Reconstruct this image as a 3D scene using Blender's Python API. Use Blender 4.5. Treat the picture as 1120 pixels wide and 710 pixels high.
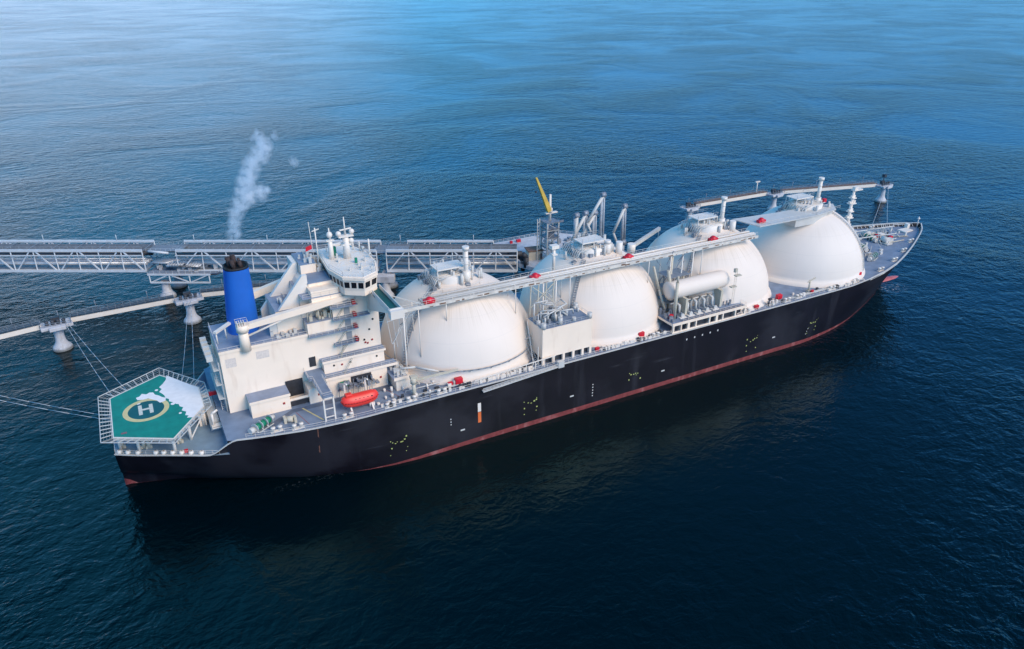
import bpy, bmesh, math, random
from mathutils import Vector, Matrix
random.seed(7)
R = math.radians
S = bpy.context.scene
COL = S.collection
for o in list(bpy.data.objects): bpy.data.objects.remove(o)

# ------------------------------------------------------------------ camera
YAW, PITCH = R(28.12), R(25.972)
cam_d = bpy.data.cameras.new('camera'); cam = bpy.data.objects.new('camera', cam_d); COL.objects.link(cam)
cam.location = (14.17, -171.86, 113.67)
cam.rotation_euler = (math.pi/2 - PITCH, 0, -YAW)
cam_d.sensor_width = 36; cam_d.lens = 811.3/1120*36
cam_d.clip_start = 1; cam_d.clip_end = 60000
S.camera = cam
# ------------------------------------------------------------------ world, sun, exposure
SUN_AZ, SUN_EL = R(68), R(38)        # from ship's head (+X) round to starboard (-Y)
w = bpy.data.worlds.new('World'); S.world = w; w.use_nodes = True
nt = w.node_tree; bg = nt.nodes['Background']
sky = nt.nodes.new('ShaderNodeTexSky'); sky.sky_type = 'NISHITA'; sky.sun_disc = False
sky.sun_elevation = SUN_EL; sky.sun_rotation = math.pi/2 + SUN_AZ
sky.air_density = 1.0; sky.dust_density = .6; sky.ozone_density = 3.0
# blue-tinted sky; cloud veil and port-quarter glow added to colour the water's reflections
_n = nt.nodes; _l = nt.links
tc = _n.new('ShaderNodeTexCoord')
def wmath(op, a, b):
    k = _n.new('ShaderNodeMath'); k.operation = op
    for i, q in enumerate((a, b)):
        if isinstance(q, (int, float)): k.inputs[i].default_value = q
        else: _l.new(q, k.inputs[i])
    return k.outputs[0]
def wrange(v, a, b, c, d):
    k = _n.new('ShaderNodeMapRange'); k.interpolation_type = 'SMOOTHSTEP'
    for i, q in enumerate((a, b, c, d)): k.inputs[i+1].default_value = q
    _l.new(v, k.inputs[0]); return k.outputs[0]
cl = _n.new('ShaderNodeTexNoise'); cl.inputs['Scale'].default_value = 2.2; cl.inputs['Detail'].default_value = 5
_mp = _n.new('ShaderNodeMapping'); _mp.inputs['Scale'].default_value = (1, 1, 3.5); _l.new(tc.outputs['Generated'], _mp.inputs[0]); _l.new(_mp.outputs[0], cl.inputs[0])
dt = _n.new('ShaderNodeVectorMath'); dt.operation = 'DOT_PRODUCT'; _l.new(tc.outputs['Generated'], dt.inputs[0])
dt.inputs[1].default_value = Vector((-.42, .90, .10)).normalized()
glow = wrange(dt.outputs['Value'], .45, 1.0, 0, 1)
veil = wmath('MINIMUM', wmath('ADD', wrange(cl.outputs[0], .42, .72, .0, .30), wmath('MULTIPLY', glow, .7)), .85)
tint = _n.new('ShaderNodeMix'); tint.data_type = 'RGBA'; tint.blend_type = 'MULTIPLY'; tint.inputs[0].default_value = 1
_l.new(sky.outputs[0], tint.inputs[6]); 
_sp = _n.new('ShaderNodeSeparateXYZ'); _l.new(tc.outputs['Generated'], _sp.inputs[0])
tcol = _n.new('ShaderNodeValToRGB'); _l.new(_sp.outputs[2], tcol.inputs[0])
_e = tcol.color_ramp.elements; _e[0].position = .01; _e[0].color = (.25, .44, .64, 1); _e[1].position = .70; _e[1].color = (.135, .36, .50, 1)
for _p, _c in ((.13, (.155, .53, .95, 1)), (.32, (.12, .47, .76, 1))): _k = _e.new(_p); _k.color = _c
tint2 = _n.new('ShaderNodeMix'); tint2.data_type = 'RGBA'; tint2.blend_type = 'ADD'; tint2.inputs[0].default_value = 1
_l.new(tcol.outputs[0], tint2.inputs[6]); _l.new(tcol.outputs[0], tint2.inputs[7]); _l.new(tint2.outputs[2], tint.inputs[7])
mixc = _n.new('ShaderNodeMix'); mixc.data_type = 'RGBA'; _l.new(veil, mixc.inputs[0]); _l.new(tint.outputs[2], mixc.inputs[6]); mixc.inputs[7].default_value = (1.2, 6.0, 11.0, 1)
dt2 = _n.new('ShaderNodeVectorMath'); dt2.operation = 'DOT_PRODUCT'; _l.new(tc.outputs['Generated'], dt2.inputs[0]); dt2.inputs[1].default_value = Vector((-.22, .97, .02)).normalized()
mixd = _n.new('ShaderNodeMix'); mixd.data_type = 'RGBA'; _l.new(wmath('MULTIPLY', wmath('MULTIPLY', wrange(dt2.outputs['Value'], .80, 1.0, 0, .95), wrange(_sp.outputs[2], .03, .21, 1, 0)), wrange(cl.outputs[0], .3, .6, .55, 1)), mixd.inputs[0]); _l.new(mixc.outputs[2], mixd.inputs[6]); mixd.inputs[7].default_value = (10.0, 9.7, 11.0, 1)
_l.new(mixd.outputs[2], bg.inputs[0]); bg.inputs[1].default_value = 0.130
ld = bpy.data.lights.new('sun', 'SUN'); ld.energy = 2.6; ld.angle = R(34); ld.color = (1, .81, .62)
sun = bpy.data.objects.new('sun', ld); COL.objects.link(sun); sun.location = (200, -300, 400)
sd = Vector((math.cos(SUN_AZ)*math.cos(SUN_EL), -math.sin(SUN_AZ)*math.cos(SUN_EL), math.sin(SUN_EL)))
sun.rotation_euler = sd.to_track_quat('Z', 'Y').to_euler()
S.view_settings.view_transform = 'Standard'; S.view_settings.look = 'None'
S.view_settings.gamma = 1; S.view_settings.exposure = 0.30
S.cycles.max_bounces = 8; S.cycles.volume_bounces = 6
try: S.cycles.use_denoising = True
except Exception: pass

# ------------------------------------------------------------------ materials
def mat(name, col, rough=.5, metal=0, var=.0, scale=.5, spec=.5, bump=0, bscale=4):
    m = bpy.data.materials.new(name); m.use_nodes = True
    n = m.node_tree.nodes; l = m.node_tree.links; b = n['Principled BSDF']
    b.inputs['Roughness'].default_value = rough; b.inputs['Metallic'].default_value = metal
    b.inputs['Specular IOR Level'].default_value = spec
    g = n.new('ShaderNodeNewGeometry')
    ns = n.new('ShaderNodeTexNoise'); ns.inputs['Scale'].default_value = scale; ns.inputs['Detail'].default_value = 5
    l.new(g.outputs['Position'], ns.inputs['Vector'])
    r = n.new('ShaderNodeValToRGB')
    c0 = [max(0, c*(1-var)) for c in col]; c1 = [min(1, c*(1+var)) for c in col]
    r.color_ramp.elements[0].position = .3; r.color_ramp.elements[1].position = .7
    r.color_ramp.elements[0].color = (*c0, 1); r.color_ramp.elements[1].color = (*c1, 1)
    l.new(ns.outputs[0], r.inputs[0]); l.new(r.outputs[0], b.inputs['Base Color'])
    if bump:
        n2 = n.new('ShaderNodeTexNoise'); n2.inputs['Scale'].default_value = bscale
        l.new(g.outputs['Position'], n2.inputs['Vector'])
        bp = n.new('ShaderNodeBump'); bp.inputs['Strength'].default_value = bump; bp.inputs['Distance'].default_value = .1
        l.new(n2.outputs[0], bp.inputs['Height']); l.new(bp.outputs[0], b.inputs['Normal'])
    m['ramp'] = r.name
    return m
def mixnode(m, fac_socket, col):
    """lay a second colour over a material's base colour where fac is high"""
    n = m.node_tree.nodes; l = m.node_tree.links; b = n['Principled BSDF']
    src = b.inputs['Base Color'].links[0].from_socket
    mx = n.new('ShaderNodeMix'); mx.data_type = 'RGBA'
    l.new(fac_socket, mx.inputs[0]); l.new(src, mx.inputs[6]); mx.inputs[7].default_value = (*col, 1)
    l.new(mx.outputs[2], b.inputs['Base Color'])
def streaks(m, col, amt, sx=.55, sz=.06, lo=.56, hi=.72):
    """vertical run marks: noise stretched along z"""
    n = m.node_tree.nodes; l = m.node_tree.links
    g = n.new('ShaderNodeNewGeometry'); mp = n.new('ShaderNodeMapping'); mp.inputs['Scale'].default_value = (sx, sx, sz)
    l.new(g.outputs['Position'], mp.inputs[0])
    ns = n.new('ShaderNodeTexNoise'); ns.inputs['Scale'].default_value = 1; ns.inputs['Detail'].default_value = 6
    l.new(mp.outputs[0], ns.inputs[0])
    mr = n.new('ShaderNodeMapRange'); mr.inputs[1].default_value = lo; mr.inputs[2].default_value = hi; mr.inputs[4].default_value = amt
    l.new(ns.outputs[0], mr.inputs[0]); mixnode(m, mr.outputs[0], col)
    return mr

M = {}
M['white'] = mat('white_paint', (.79, .705, .61), .45, var=.05, scale=.3)
M['lightgrey'] = mat('light_grey_paint', (.57, .545, .50), .5, var=.06, scale=.5)
M['cream'] = mat('cream_paint', (.94, .765, .60), .5, var=.03, scale=.25)
streaks(M['cream'], (.62, .42, .28), .34, .5, .09)
M['deck'] = mat('blue_grey_deck_paint', (.185, .235, .315), .6, var=.16, scale=.35)
M['deckdark'] = mat('dark_deck_paint', (.10, .13, .185), .6, var=.2, scale=.5)
M['hull'] = mat('black_hull_paint', (.0085, .0065, .0105), .42, var=.3, scale=.12, spec=.32)
streaks(M['hull'], (.045, .043, .052), .55, .22, .03, .55, .8)
streaks(M['hull'], (.026, .024, .030), .75, .035, .05, .52, .62); streaks(M['hull'], (.06, .058, .066), .5, .06, .55, .66, .78)
M['boot'] = mat('red_boot_topping', (.22, .045, .042), .5, var=.25, scale=.6)
streaks(M['boot'], (.42, .2, .18), .5, .6, .3)
M['red'] = mat('red_paint', (.62, .012, .03), .45, var=.15, scale=1)
M['orange'] = mat('red_orange_boat', (.83, .045, .03), .38, var=.06, scale=.7)
M['blue'] = mat('funnel_blue', (.012, .125, .50), .55, var=.06, scale=.3)
M['black'] = mat('soot_black', (.012, .012, .013), .7, var=.4, scale=1)
M['brown'] = mat('rusty_brown', (.20, .11, .07), .8, var=.3, scale=1)
M['green'] = mat('helideck_green', (.0015, .215, .155), .6, var=.16, scale=.55)
M['darkgreen'] = mat('dark_green', (.002, .085, .085), .55, var=.1, scale=.4)
M['winch'] = mat('winch_green', (.0, .19, .10), .5, var=.15, scale=1)
M['gold'] = mat('dull_yellow_line', (.66, .54, .25), .6, var=.08, scale=1)
M['yellow'] = mat('crane_yellow', (.62, .40, .07), .5, var=.15, scale=.5)
M['mark'] = mat('yellow_green_mark', (.40, .43, .13), .7, var=.2, scale=2)
M['orangemark'] = mat('orange_mark', (.75, .16, .04), .6, var=.1)
M['glass'] = mat('dark_window_glass', (.012, .014, .018), .3, var=.1, spec=.25)
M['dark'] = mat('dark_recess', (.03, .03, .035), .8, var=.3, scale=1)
M['concrete'] = mat('pale_concrete', (.52, .52, .54), .8, var=.12, scale=.5, bump=.2)
M['steel'] = mat('grey_steel', (.26, .28, .31), .5, .3, var=.2, scale=.8)
M['grating'] = mat('grey_grating', (.17, .20, .235), .7, var=.18, scale=1.5)
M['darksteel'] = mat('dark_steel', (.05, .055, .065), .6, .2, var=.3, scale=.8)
M['truss'] = mat('pale_truss_paint', (.60, .62, .63), .5, var=.08, scale=.4)
M['pipe'] = mat('silver_pipe_jacket', (.50, .51, .52), .35, .35, var=.1, scale=.3)
M['rope'] = mat('pale_rope', (.55, .58, .60), .8, var=.1)
M['armgrey'] = mat('weathered_arm_grey', (.33, .36, .39), .55, .1, var=.2, scale=.8)
M['beige'] = mat('beige_paint', (.55, .49, .38), .6, var=.1)

def tide(m):
    n = m.node_tree.nodes; l = m.node_tree.links; g = n.new('ShaderNodeNewGeometry'); sp = n.new('ShaderNodeSeparateXYZ'); l.new(g.outputs['Position'], sp.inputs[0])
    ns = n.new('ShaderNodeTexNoise'); ns.inputs['Scale'].default_value = 1.2; l.new(g.outputs['Position'], ns.inputs[0])
    ad = n.new('ShaderNodeMath'); ad.operation = 'ADD'; l.new(sp.outputs[2], ad.inputs[0]); l.new(ns.outputs[0], ad.inputs[1])
    mr = n.new('ShaderNodeMapRange'); mr.inputs[1].default_value = 1.7; mr.inputs[2].default_value = .9; mr.inputs[4].default_value = .8; l.new(ad.outputs[0], mr.inputs[0]); mixnode(m, mr.outputs[0], (.10, .10, .085))
tide(M['concrete']); streaks(M['concrete'], (.30, .27, .23), .5, 1.2, .2)
def tank_mat(name, col, rust):
    m = mat(name, col, .62, var=.025, scale=.12, spec=.35)
    n = m.node_tree.nodes; l = m.node_tree.links
    tc_ = n.new('ShaderNodeTexCoord'); so = n.new('ShaderNodeSeparateXYZ'); l.new(tc_.outputs['Object'], so.inputs[0])
    at = n.new('ShaderNodeMath'); at.operation = 'ARCTAN2'; l.new(so.outputs[1], at.inputs[0]); l.new(so.outputs[0], at.inputs[1])
    ln = n.new('ShaderNodeVectorMath'); ln.operation = 'LENGTH'; cxy = n.new('ShaderNodeCombineXYZ'); l.new(so.outputs[0], cxy.inputs[0]); l.new(so.outputs[1], cxy.inputs[1]); l.new(cxy.outputs[0], ln.inputs[0])
    c3 = n.new('ShaderNodeCombineXYZ'); m1 = n.new('ShaderNodeMath'); m1.operation = 'MULTIPLY'; m1.inputs[1].default_value = 84; l.new(at.outputs[0], m1.inputs[0]); l.new(m1.outputs[0], c3.inputs[0])
    m2_ = n.new('ShaderNodeMath'); m2_.operation = 'MULTIPLY'; m2_.inputs[1].default_value = .09; l.new(so.outputs[2], m2_.inputs[0]); l.new(m2_.outputs[0], c3.inputs[1])
    ns_ = n.new('ShaderNodeTexNoise'); ns_.inputs['Scale'].default_value = .9; ns_.inputs['Detail'].default_value = 6; l.new(c3.outputs[0], ns_.inputs[0])
    mr = n.new('ShaderNodeMapRange'); mr.inputs[1].default_value = .49; mr.inputs[2].default_value = .74; l.new(ns_.outputs[0], mr.inputs[0]); mixnode(m, mr.outputs[0], (.46, .36, .22))
    ring_ = n.new('ShaderNodeMapRange'); ring_.inputs[1].default_value = 1.6; ring_.inputs[2].default_value = .0; ring_.inputs[4].default_value = .35; l.new(so.outputs[2], ring_.inputs[0]); mixnode(m, ring_.outputs[0], (.55, .50, .44))
    # only where the dome is steep enough and close under the walkway (a stain with its own place)
    g = n.new('ShaderNodeNewGeometry'); sp = n.new('ShaderNodeSeparateXYZ'); l.new(g.outputs['Position'], sp.inputs[0])
    a = n.new('ShaderNodeMapRange'); a.inputs[1].default_value = 28; a.inputs[2].default_value = 35.2; l.new(sp.outputs[2], a.inputs[0])
    b = n.new('ShaderNodeMapRange'); b.inputs[1].default_value = -10; b.inputs[2].default_value = -13; l.new(sp.outputs[1], b.inputs[0])
    k = n.new('ShaderNodeMath'); k.operation = 'MULTIPLY'; l.new(a.outputs[0], k.inputs[0]); l.new(b.outputs[0], k.inputs[1])
    k2 = n.new('ShaderNodeMath'); k2.operation = 'MULTIPLY'; l.new(k.outputs[0], k2.inputs[0]); k2.inputs[1].default_value = rust
    l.new(k2.outputs[0], mr.inputs[4])
    bs = n['Principled BSDF']
    # plate seams: faint horizontal rings
    wv = n.new('ShaderNodeMath'); wv.operation = 'FRACT'; dv = n.new('ShaderNodeMath'); dv.operation = 'DIVIDE'; dv.inputs[1].default_value = 5.3
    l.new(sp.outputs[2], dv.inputs[0]); l.new(dv.outputs[0], wv.inputs[0])
    lt = n.new('ShaderNodeMath'); lt.operation = 'LESS_THAN'; lt.inputs[1].default_value = .035; l.new(wv.outputs[0], lt.inputs[0])
    sc = n.new('ShaderNodeMath'); sc.operation = 'MULTIPLY'; sc.inputs[1].default_value = .10; l.new(lt.outputs[0], sc.inputs[0])
    mixnode(m, sc.outputs[0], (.5, .46, .42))
    mm_ = n.new('ShaderNodeMath'); mm_.operation = 'MULTIPLY_ADD'; l.new(at.outputs[0], mm_.inputs[0]); mm_.inputs[1].default_value = 16/(2*math.pi); mm_.inputs[2].default_value = .3
    mf_ = n.new('ShaderNodeMath'); mf_.operation = 'FRACT'; l.new(mm_.outputs[0], mf_.inputs[0])
    ml_ = n.new('ShaderNodeMath'); ml_.operation = 'LESS_THAN'; ml_.inputs[1].default_value = .018; l.new(mf_.outputs[0], ml_.inputs[0])
    mk_ = n.new('ShaderNodeMath'); mk_.operation = 'MULTIPLY'; mk_.inputs[1].default_value = .07; l.new(ml_.outputs[0], mk_.inputs[0]); mixnode(m, mk_.outputs[0], (.45, .40, .36))
    return m
M['tankcream'] = tank_mat('cream_white_dome_paint', (.81, .692, .585), .75)
M['tankwhite'] = tank_mat('white_dome_paint', (.80, .70, .605), .3)

# ------------------------------------------------------------------ mesh builder
def frame(d):
    d = d.normalized(); up = Vector((0, 0, 1)) if abs(d.z) < .95 else Vector((1, 0, 0))
    a = d.cross(up).normalized(); return a, a.cross(d).normalized()
WORLD = {}
SPLIT = set('bollard fairlead rust_patch walkway_post doorway deck_fitting mooring_winch porthole alarm_box fire_locker weather_door balcony outside_stair vent_panel green_locker roof_fitting boat_davit window base_post roof_machinery valve_gear drip_tray bulwark_plate tank_saddle mooring_hook pile pier_column deck_cabinet hull_mark red_box aerial satellite_dome radar_scanner crane_winch platform_machinery manifold_pipe house_deck deck_lip deck_line draught_mark davit platform_frame windlass chain_cover deck_house_box boat_gear dome_piping riser_pipe pipe_rack roof_pipework fall_wire gas_pipe cable_duct tank_ladder bracing girder pulley_wheel guard_rail pipework tug_marking web_member deck_pipe platform pipe_bend winch_motor upper_deck upper_house aft_fairing expansion_pipe'.split())
class MB:
    def __init__(s): s.v = []; s.f = []; s.sm = []
    def add(s, vs, fs, smooth=False):
        k = len(s.v); s.v += [Vector(p) for p in vs]
        for f in fs: s.f.append([i+k for i in f]); s.sm.append(smooth)
        return s
    def box(s, x0, x1, y0, y1, z0, z1, rot=0, about=None):
        vs = [Vector((x, y, z)) for z in (z0, z1) for x, y in ((x0, y0), (x1, y0), (x1, y1), (x0, y1))]
        if rot:
            c = Vector(about) if about else Vector(((x0+x1)/2, (y0+y1)/2, 0)); m = Matrix.Rotation(rot, 3, 'Z')
            vs = [m @ (v-c) + c for v in vs]
        return s.add(vs, [(3, 2, 1, 0), (4, 5, 6, 7), (0, 1, 5, 4), (1, 2, 6, 5), (2, 3, 7, 6), (3, 0, 4, 7)])
    def bar(s, p, q, w=.2, h=None):
        h = h or w; p = Vector(p); q = Vector(q); a, b = frame(q-p); a = a*w/2; b = b*h/2
        return s.add([p-a-b, p+a-b, p+a+b, p-a+b, q-a-b, q+a-b, q+a+b, q-a+b],
                     [(0, 1, 2, 3), (7, 6, 5, 4), (1, 0, 4, 5), (2, 1, 5, 6), (3, 2, 6, 7), (0, 3, 7, 4)])
    def tube(s, p, q, r, r2=None, n=10, cap=True):
        r2 = r if r2 is None else r2; p = Vector(p); q = Vector(q); a, b = frame(q-p)
        vs = []
        for c, rr in ((p, r), (q, r2)):
            for i in range(n):
                t = 2*math.pi*i/n; vs.append(c + a*math.cos(t)*rr + b*math.sin(t)*rr)
        k = len(s.v)
        s.add(vs, [(i, (i+1) % n, n+(i+1) % n, n+i) for i in range(n)], True)
        if cap: s.f += [[k+i for i in reversed(range(n))], [k+n+i for i in range(n)]]; s.sm += [False, False]
        return s
    def path(s, pts, r, n=6):
        for p, q in zip(pts, pts[1:]): s.tube(p, q, r, n=n)
        return s
    def prism(s, poly, z0, z1):
        n = len(poly); vs = [(x, y, z0) for x, y in poly] + [(x, y, z1) for x, y in poly]
        return s.add(vs, [tuple(reversed(range(n))), tuple(range(n, 2*n))] + [(i, (i+1) % n, n+(i+1) % n, n+i) for i in range(n)])
    def xprism(s, poly, y0, y1):               # polygon in XZ, pushed along Y
        n = len(poly); vs = [(x, y0, z) for x, z in poly] + [(x, y1, z) for x, z in poly]
        return s.add(vs, [tuple(range(n)), tuple(reversed(range(n, 2*n)))] + [((i+1) % n, i, n+i, n+(i+1) % n) for i in range(n)])
    def lathe(s, prof, c=(0, 0, 0), n=24, smooth=True, a0=0, a1=2*math.pi):
        c = Vector(c); vs = []; full = abs(a1-a0-2*math.pi) < 1e-6; m = n if full else n+1
        for r, z in prof:
            for i in range(m):
                t = a0+(a1-a0)*i/n; vs.append(c + Vector((r*math.cos(t), r*math.sin(t), z)))
        fs = []
        for j in range(len(prof)-1):
            for i in range(n):
                i2 = (i+1) % m if full else i+1
                fs.append((j*m+i, j*m+i2, (j+1)*m+i2, (j+1)*m+i))
        return s.add(vs, fs, smooth)
    def rail(s, pts, h=1.1, step=2.0, r=.028, closed=False, rows=2):
        pts = [Vector(p) for p in pts]
        if closed: pts.append(pts[0])
        for p, q in zip(pts, pts[1:]):
            L = (q-p).length; k = max(1, round(L/step))
            for i in range(k+1):
                b = p.lerp(q, i/k); s.bar(b, b+Vector((0, 0, h)), r*1.6)
            for j in range(rows):
                u = Vector((0, 0, h*(j+1)/rows)); s.bar(p+u, q+u, r*(2 if j == rows-1 else 1.4))
        return s
    def ladder(s, p, q, w=.8, side=(1, 0, 0), step=.6, r=.06):
        p = Vector(p); q = Vector(q); sv = Vector(side)*w/2
        s.bar(p-sv, q-sv, r); s.bar(p+sv, q+sv, r)
        k = int((q-p).length/step)
        for i in range(1, k): c = p.lerp(q, i/k); s.bar(c-sv, c+sv, r*.8)
        return s
    def pieces(s, gap=.12):
        n = len(s.v); up = list(range(n))
        def find(a):
            while up[a] != a: up[a] = up[up[a]]; a = up[a]
            return a
        for f in s.f:
            for i in f[1:]: up[find(f[0])] = find(i)
        boxes = {}
        for i, p in enumerate(s.v):
            r = find(i); b = boxes.get(r)
            if b is None: boxes[r] = [p.x, p.y, p.z, p.x, p.y, p.z]
            else:
                for k in range(3): b[k] = min(b[k], p[k]); b[k+3] = max(b[k+3], p[k])
        ids = sorted(boxes); grp = {i: i for i in ids}
        def gf(a):
            while grp[a] != a: a = grp[a]
            return a
        for x, a in enumerate(ids):
            A = boxes[a]
            for b in ids[x+1:]:
                B = boxes[b]
                if all(A[k]-gap <= B[k+3] and B[k]-gap <= A[k+3] for k in range(3)):
                    ra, rb = gf(a), gf(b)
                    if ra != rb: grp[rb] = ra
        out = {}
        for f, sm in zip(s.f, s.sm):
            g = gf(find(f[0])); out.setdefault(g, MB()); m = out[g]
            k = len(m.v); m.v += [s.v[i] for i in f]; m.f.append(list(range(k, k+len(f)))); m.sm.append(sm)
        for m in out.values():
            seen = {}; idx = []; vs = []
            for p in m.v:
                key = (p.x, p.y, p.z)
                if key not in seen: seen[key] = len(vs); vs.append(p)
                idx.append(seen[key])
            m.v = vs; m.f = [[idx[i] for i in f] for f in m.f]
        return list(out.values())
    def build(s, name, material, parent=None, bevel=0, origin=None):
        if name in SPLIT and parent:
            ps = s.pieces()
            if 1 < len(ps) <= 100:
                for p in ps: o = p.build1(name, material, parent, bevel)
                return o
        return s.build1(name, material, parent, bevel, origin)
    def build1(s, name, material, parent=None, bevel=0, origin=None):
        me = bpy.data.meshes.new(name)
        if origin is None:
            xs = [v.x for v in s.v]; ys = [v.y for v in s.v]; zs = [v.z for v in s.v]
            origin = Vector(((min(xs)+max(xs))/2, (min(ys)+max(ys))/2, min(zs)))
        origin = Vector(origin)
        me.from_pydata([v-origin for v in s.v], [], s.f)
        me.polygons.foreach_set('use_smooth', s.sm)
        bm = bmesh.new(); bm.from_mesh(me); bmesh.ops.recalc_face_normals(bm, faces=bm.faces); bm.to_mesh(me); bm.free()
        me.materials.append(material)
        o = bpy.data.objects.new(name, me); COL.objects.link(o)
        WORLD[o] = origin
        if parent: o.parent = parent; o.location = origin - WORLD[parent]
        else: o.location = origin
        if bevel:
            b = o.modifiers.new('bevel', 'BEVEL'); b.width = bevel; b.segments = 2; b.limit_method = 'ANGLE'
        return o
def tag(o, label=None, cat=None, group=None, kind=None):
    if label: o['label'] = label
    if cat: o['category'] = cat
    if group: o['group'] = group
    if kind: o['kind'] = kind
    return o
def thing(name, loc, label, cat, group=None):
    o = bpy.data.objects.new(name, None); COL.objects.link(o); o.location = loc; o.empty_display_size = 1
    WORLD[o] = Vector(loc); return tag(o, label, cat, group)
def copy_tree(o, parent=None):
    c = o.copy(); COL.objects.link(c)
    if parent: c.parent = parent
    for ch in list(o.children): copy_tree(ch, c)
    return c
def lerp_tab(tab, x):
    if x <= tab[0][0]: return tab[0][1]
    for (a, b), (c, d) in zip(tab, tab[1:]):
        if x <= c:
            t = (x-a)/(c-a); return b+(d-b)*t
    return tab[-1][1]
def smooth_tab(tab, x):                        # monotone-ish Hermite
    n = len(tab)
    if x <= tab[0][0]: return tab[0][1]
    if x >= tab[-1][0]: return tab[-1][1]
    for i in range(n-1):
        if x <= tab[i+1][0]:
            x0, y0 = tab[i]; x1, y1 = tab[i+1]; h = x1-x0
            sl = lambda k: 0 if k < 0 or k >= n-1 else (tab[k+1][1]-tab[k][1])/(tab[k+1][0]-tab[k][0])
            def tg(k):
                a, b = sl(k-1), sl(k)
                if k == 0: return sl(0)
                if k == n-1: return sl(n-2)
                return 0 if a*b <= 0 else 2*a*b/(a+b)
            m0, m1 = tg(i), tg(i+1); t = (x-x0)/h
            return (2*t**3-3*t*t+1)*y0+(t**3-2*t*t+t)*h*m0+(-2*t**3+3*t*t)*y1+(t**3-t*t)*h*m1

# ------------------------------------------------------------------ water
def build_water():
    mb = MB(); L = 14000; n = 14
    xs = [-L+2*L*i/n for i in range(n+1)]
    vs = [(x+500, y+3000, 0) for y in xs for x in xs]
    fs = [(j*(n+1)+i, j*(n+1)+i+1, (j+1)*(n+1)+i+1, (j+1)*(n+1)+i) for j in range(n) for i in range(n)]
    mb.add(vs, fs)
    m = bpy.data.materials.new('sea_water'); m.use_nodes = True
    N = m.node_tree.nodes; L_ = m.node_tree.links; b = N['Principled BSDF']
    b.inputs['Roughness'].default_value = .16; b.inputs['IOR'].default_value = 1.333; b.inputs['Specular IOR Level'].default_value = .40; b.inputs['Specular Tint'].default_value = (.10, .95, .92, 1)
    g = N.new('ShaderNodeNewGeometry')
    def noise(scale, detail, stretch=(1, 1, 1), rot=0, dist=0, rough=.55):
        mp = N.new('ShaderNodeMapping'); mp.inputs['Scale'].default_value = stretch; mp.inputs['Rotation'].default_value = (0, 0, rot)
        L_.new(g.outputs['Position'], mp.inputs[0])
        t = N.new('ShaderNodeTexNoise'); t.inputs['Scale'].default_value = scale; t.inputs['Detail'].default_value = detail
        t.inputs['Roughness'].default_value = rough; t.inputs['Distortion'].default_value = dist
        L_.new(mp.outputs[0], t.inputs[0]); return t.outputs[0]
    def math_(op, a, c):
        k = N.new('ShaderNodeMath'); k.operation = op
        for i, q in enumerate((a, c)):
            if isinstance(q, (int, float)): k.inputs[i].default_value = q
            else: L_.new(q, k.inputs[i])
        return k.outputs[0]
    def rng(v, a, c, d, e):
        k = N.new('ShaderNodeMapRange'); k.interpolation_type = 'SMOOTHSTEP'
        for i, q in enumerate((a, c, d, e)): k.inputs[i+1].default_value = q
        L_.new(v, k.inputs[0]); return k.outputs[0]
    sp = N.new('ShaderNodeSeparateXYZ'); L_.new(g.outputs['Position'], sp.inputs[0])
    w1 = noise(.22, 3, (.72, 1, 1), R(18), .6)        # 5-7 m wind waves
    w2 = noise(.62, 3, (.8, 1, 1), R(4), .5)           # 2 m chop
    w3 = noise(1.7, 2, (.7, 1, 1), R(-10), .2)
    w0 = noise(.035, 2, (.6, 1, 1), R(24), .3)         # slow swell
    # gusts: wide streaks of rougher and smoother water
    gust = rng(noise(.0085, 5, (.8, 1, 1), R(40), .9), .36, .66, .45, 1.35)
    gust = math_('MULTIPLY', gust, rng(noise(.0034, 5, (.9, 1, 1), R(50), 1.0), .40, .62, .62, 1.2))
    # lee of the moored ship, on its starboard side: calmer
    y_lee = math_('MULTIPLY', rng(sp.outputs[1], -170, -60, .0, 1.0), rng(sp.outputs[1], -22, -8, 1, 0))
    x_lee = math_('MULTIPLY', rng(sp.outputs[0], -15, 45, 0, 1), rng(sp.outputs[0], 150, 280, 1, 0))
    lee = math_('SUBTRACT', 1, math_('MULTIPLY', math_('MULTIPLY', x_lee, y_lee), .50))
    h = math_('ADD', math_('ADD', math_('MULTIPLY', w1, 1.15), math_('MULTIPLY', w2, .46)), math_('ADD', math_('MULTIPLY', w3, .09), math_('MULTIPLY', w0, .35)))
    h = math_('MULTIPLY', math_('MULTIPLY', h, gust), lee)
    bp = N.new('ShaderNodeBump'); bp.inputs['Strength'].default_value = 1; bp.inputs['Distance'].default_value = .95
    L_.new(h, bp.inputs['Height']); L_.new(bp.outputs[0], b.inputs['Normal'])
    # body colour with slow patches
    r = N.new('ShaderNodeValToRGB'); r.color_ramp.elements[0].position = .3; r.color_ramp.elements[1].position = .75
    r.color_ramp.elements[0].color = (.0001, .0030, .0052, 1); r.color_ramp.elements[1].color = (.0001, .0046, .0074, 1)
    L_.new(noise(.004, 3), r.inputs[0])
    # foam: at the bow, along the waterline aft, and a few flecks
    def blob(cx, cy, rx, ry):
        mp = N.new('ShaderNodeMapping'); mp.inputs['Location'].default_value = (-cx/rx, -cy/ry, 0); mp.inputs['Scale'].default_value = (1/rx, 1/ry, 0)
        L_.new(g.outputs['Position'], mp.inputs[0]); ln = N.new('ShaderNodeVectorMath'); ln.operation = 'LENGTH'
        L_.new(mp.outputs[0], ln.inputs[0]); return rng(ln.outputs['Value'], 0, 1, 1, 0)
    fn = noise(.9, 6, rough=.7)
    fo = math_('MULTIPLY', math_('ADD', math_('MULTIPLY', blob(270.5, -7, 9, 6), 2.2), math_('MULTIPLY', blob(44, -19.5, 20, 2.4), .22)), rng(fn, .52, .74, 0, 1))
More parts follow.
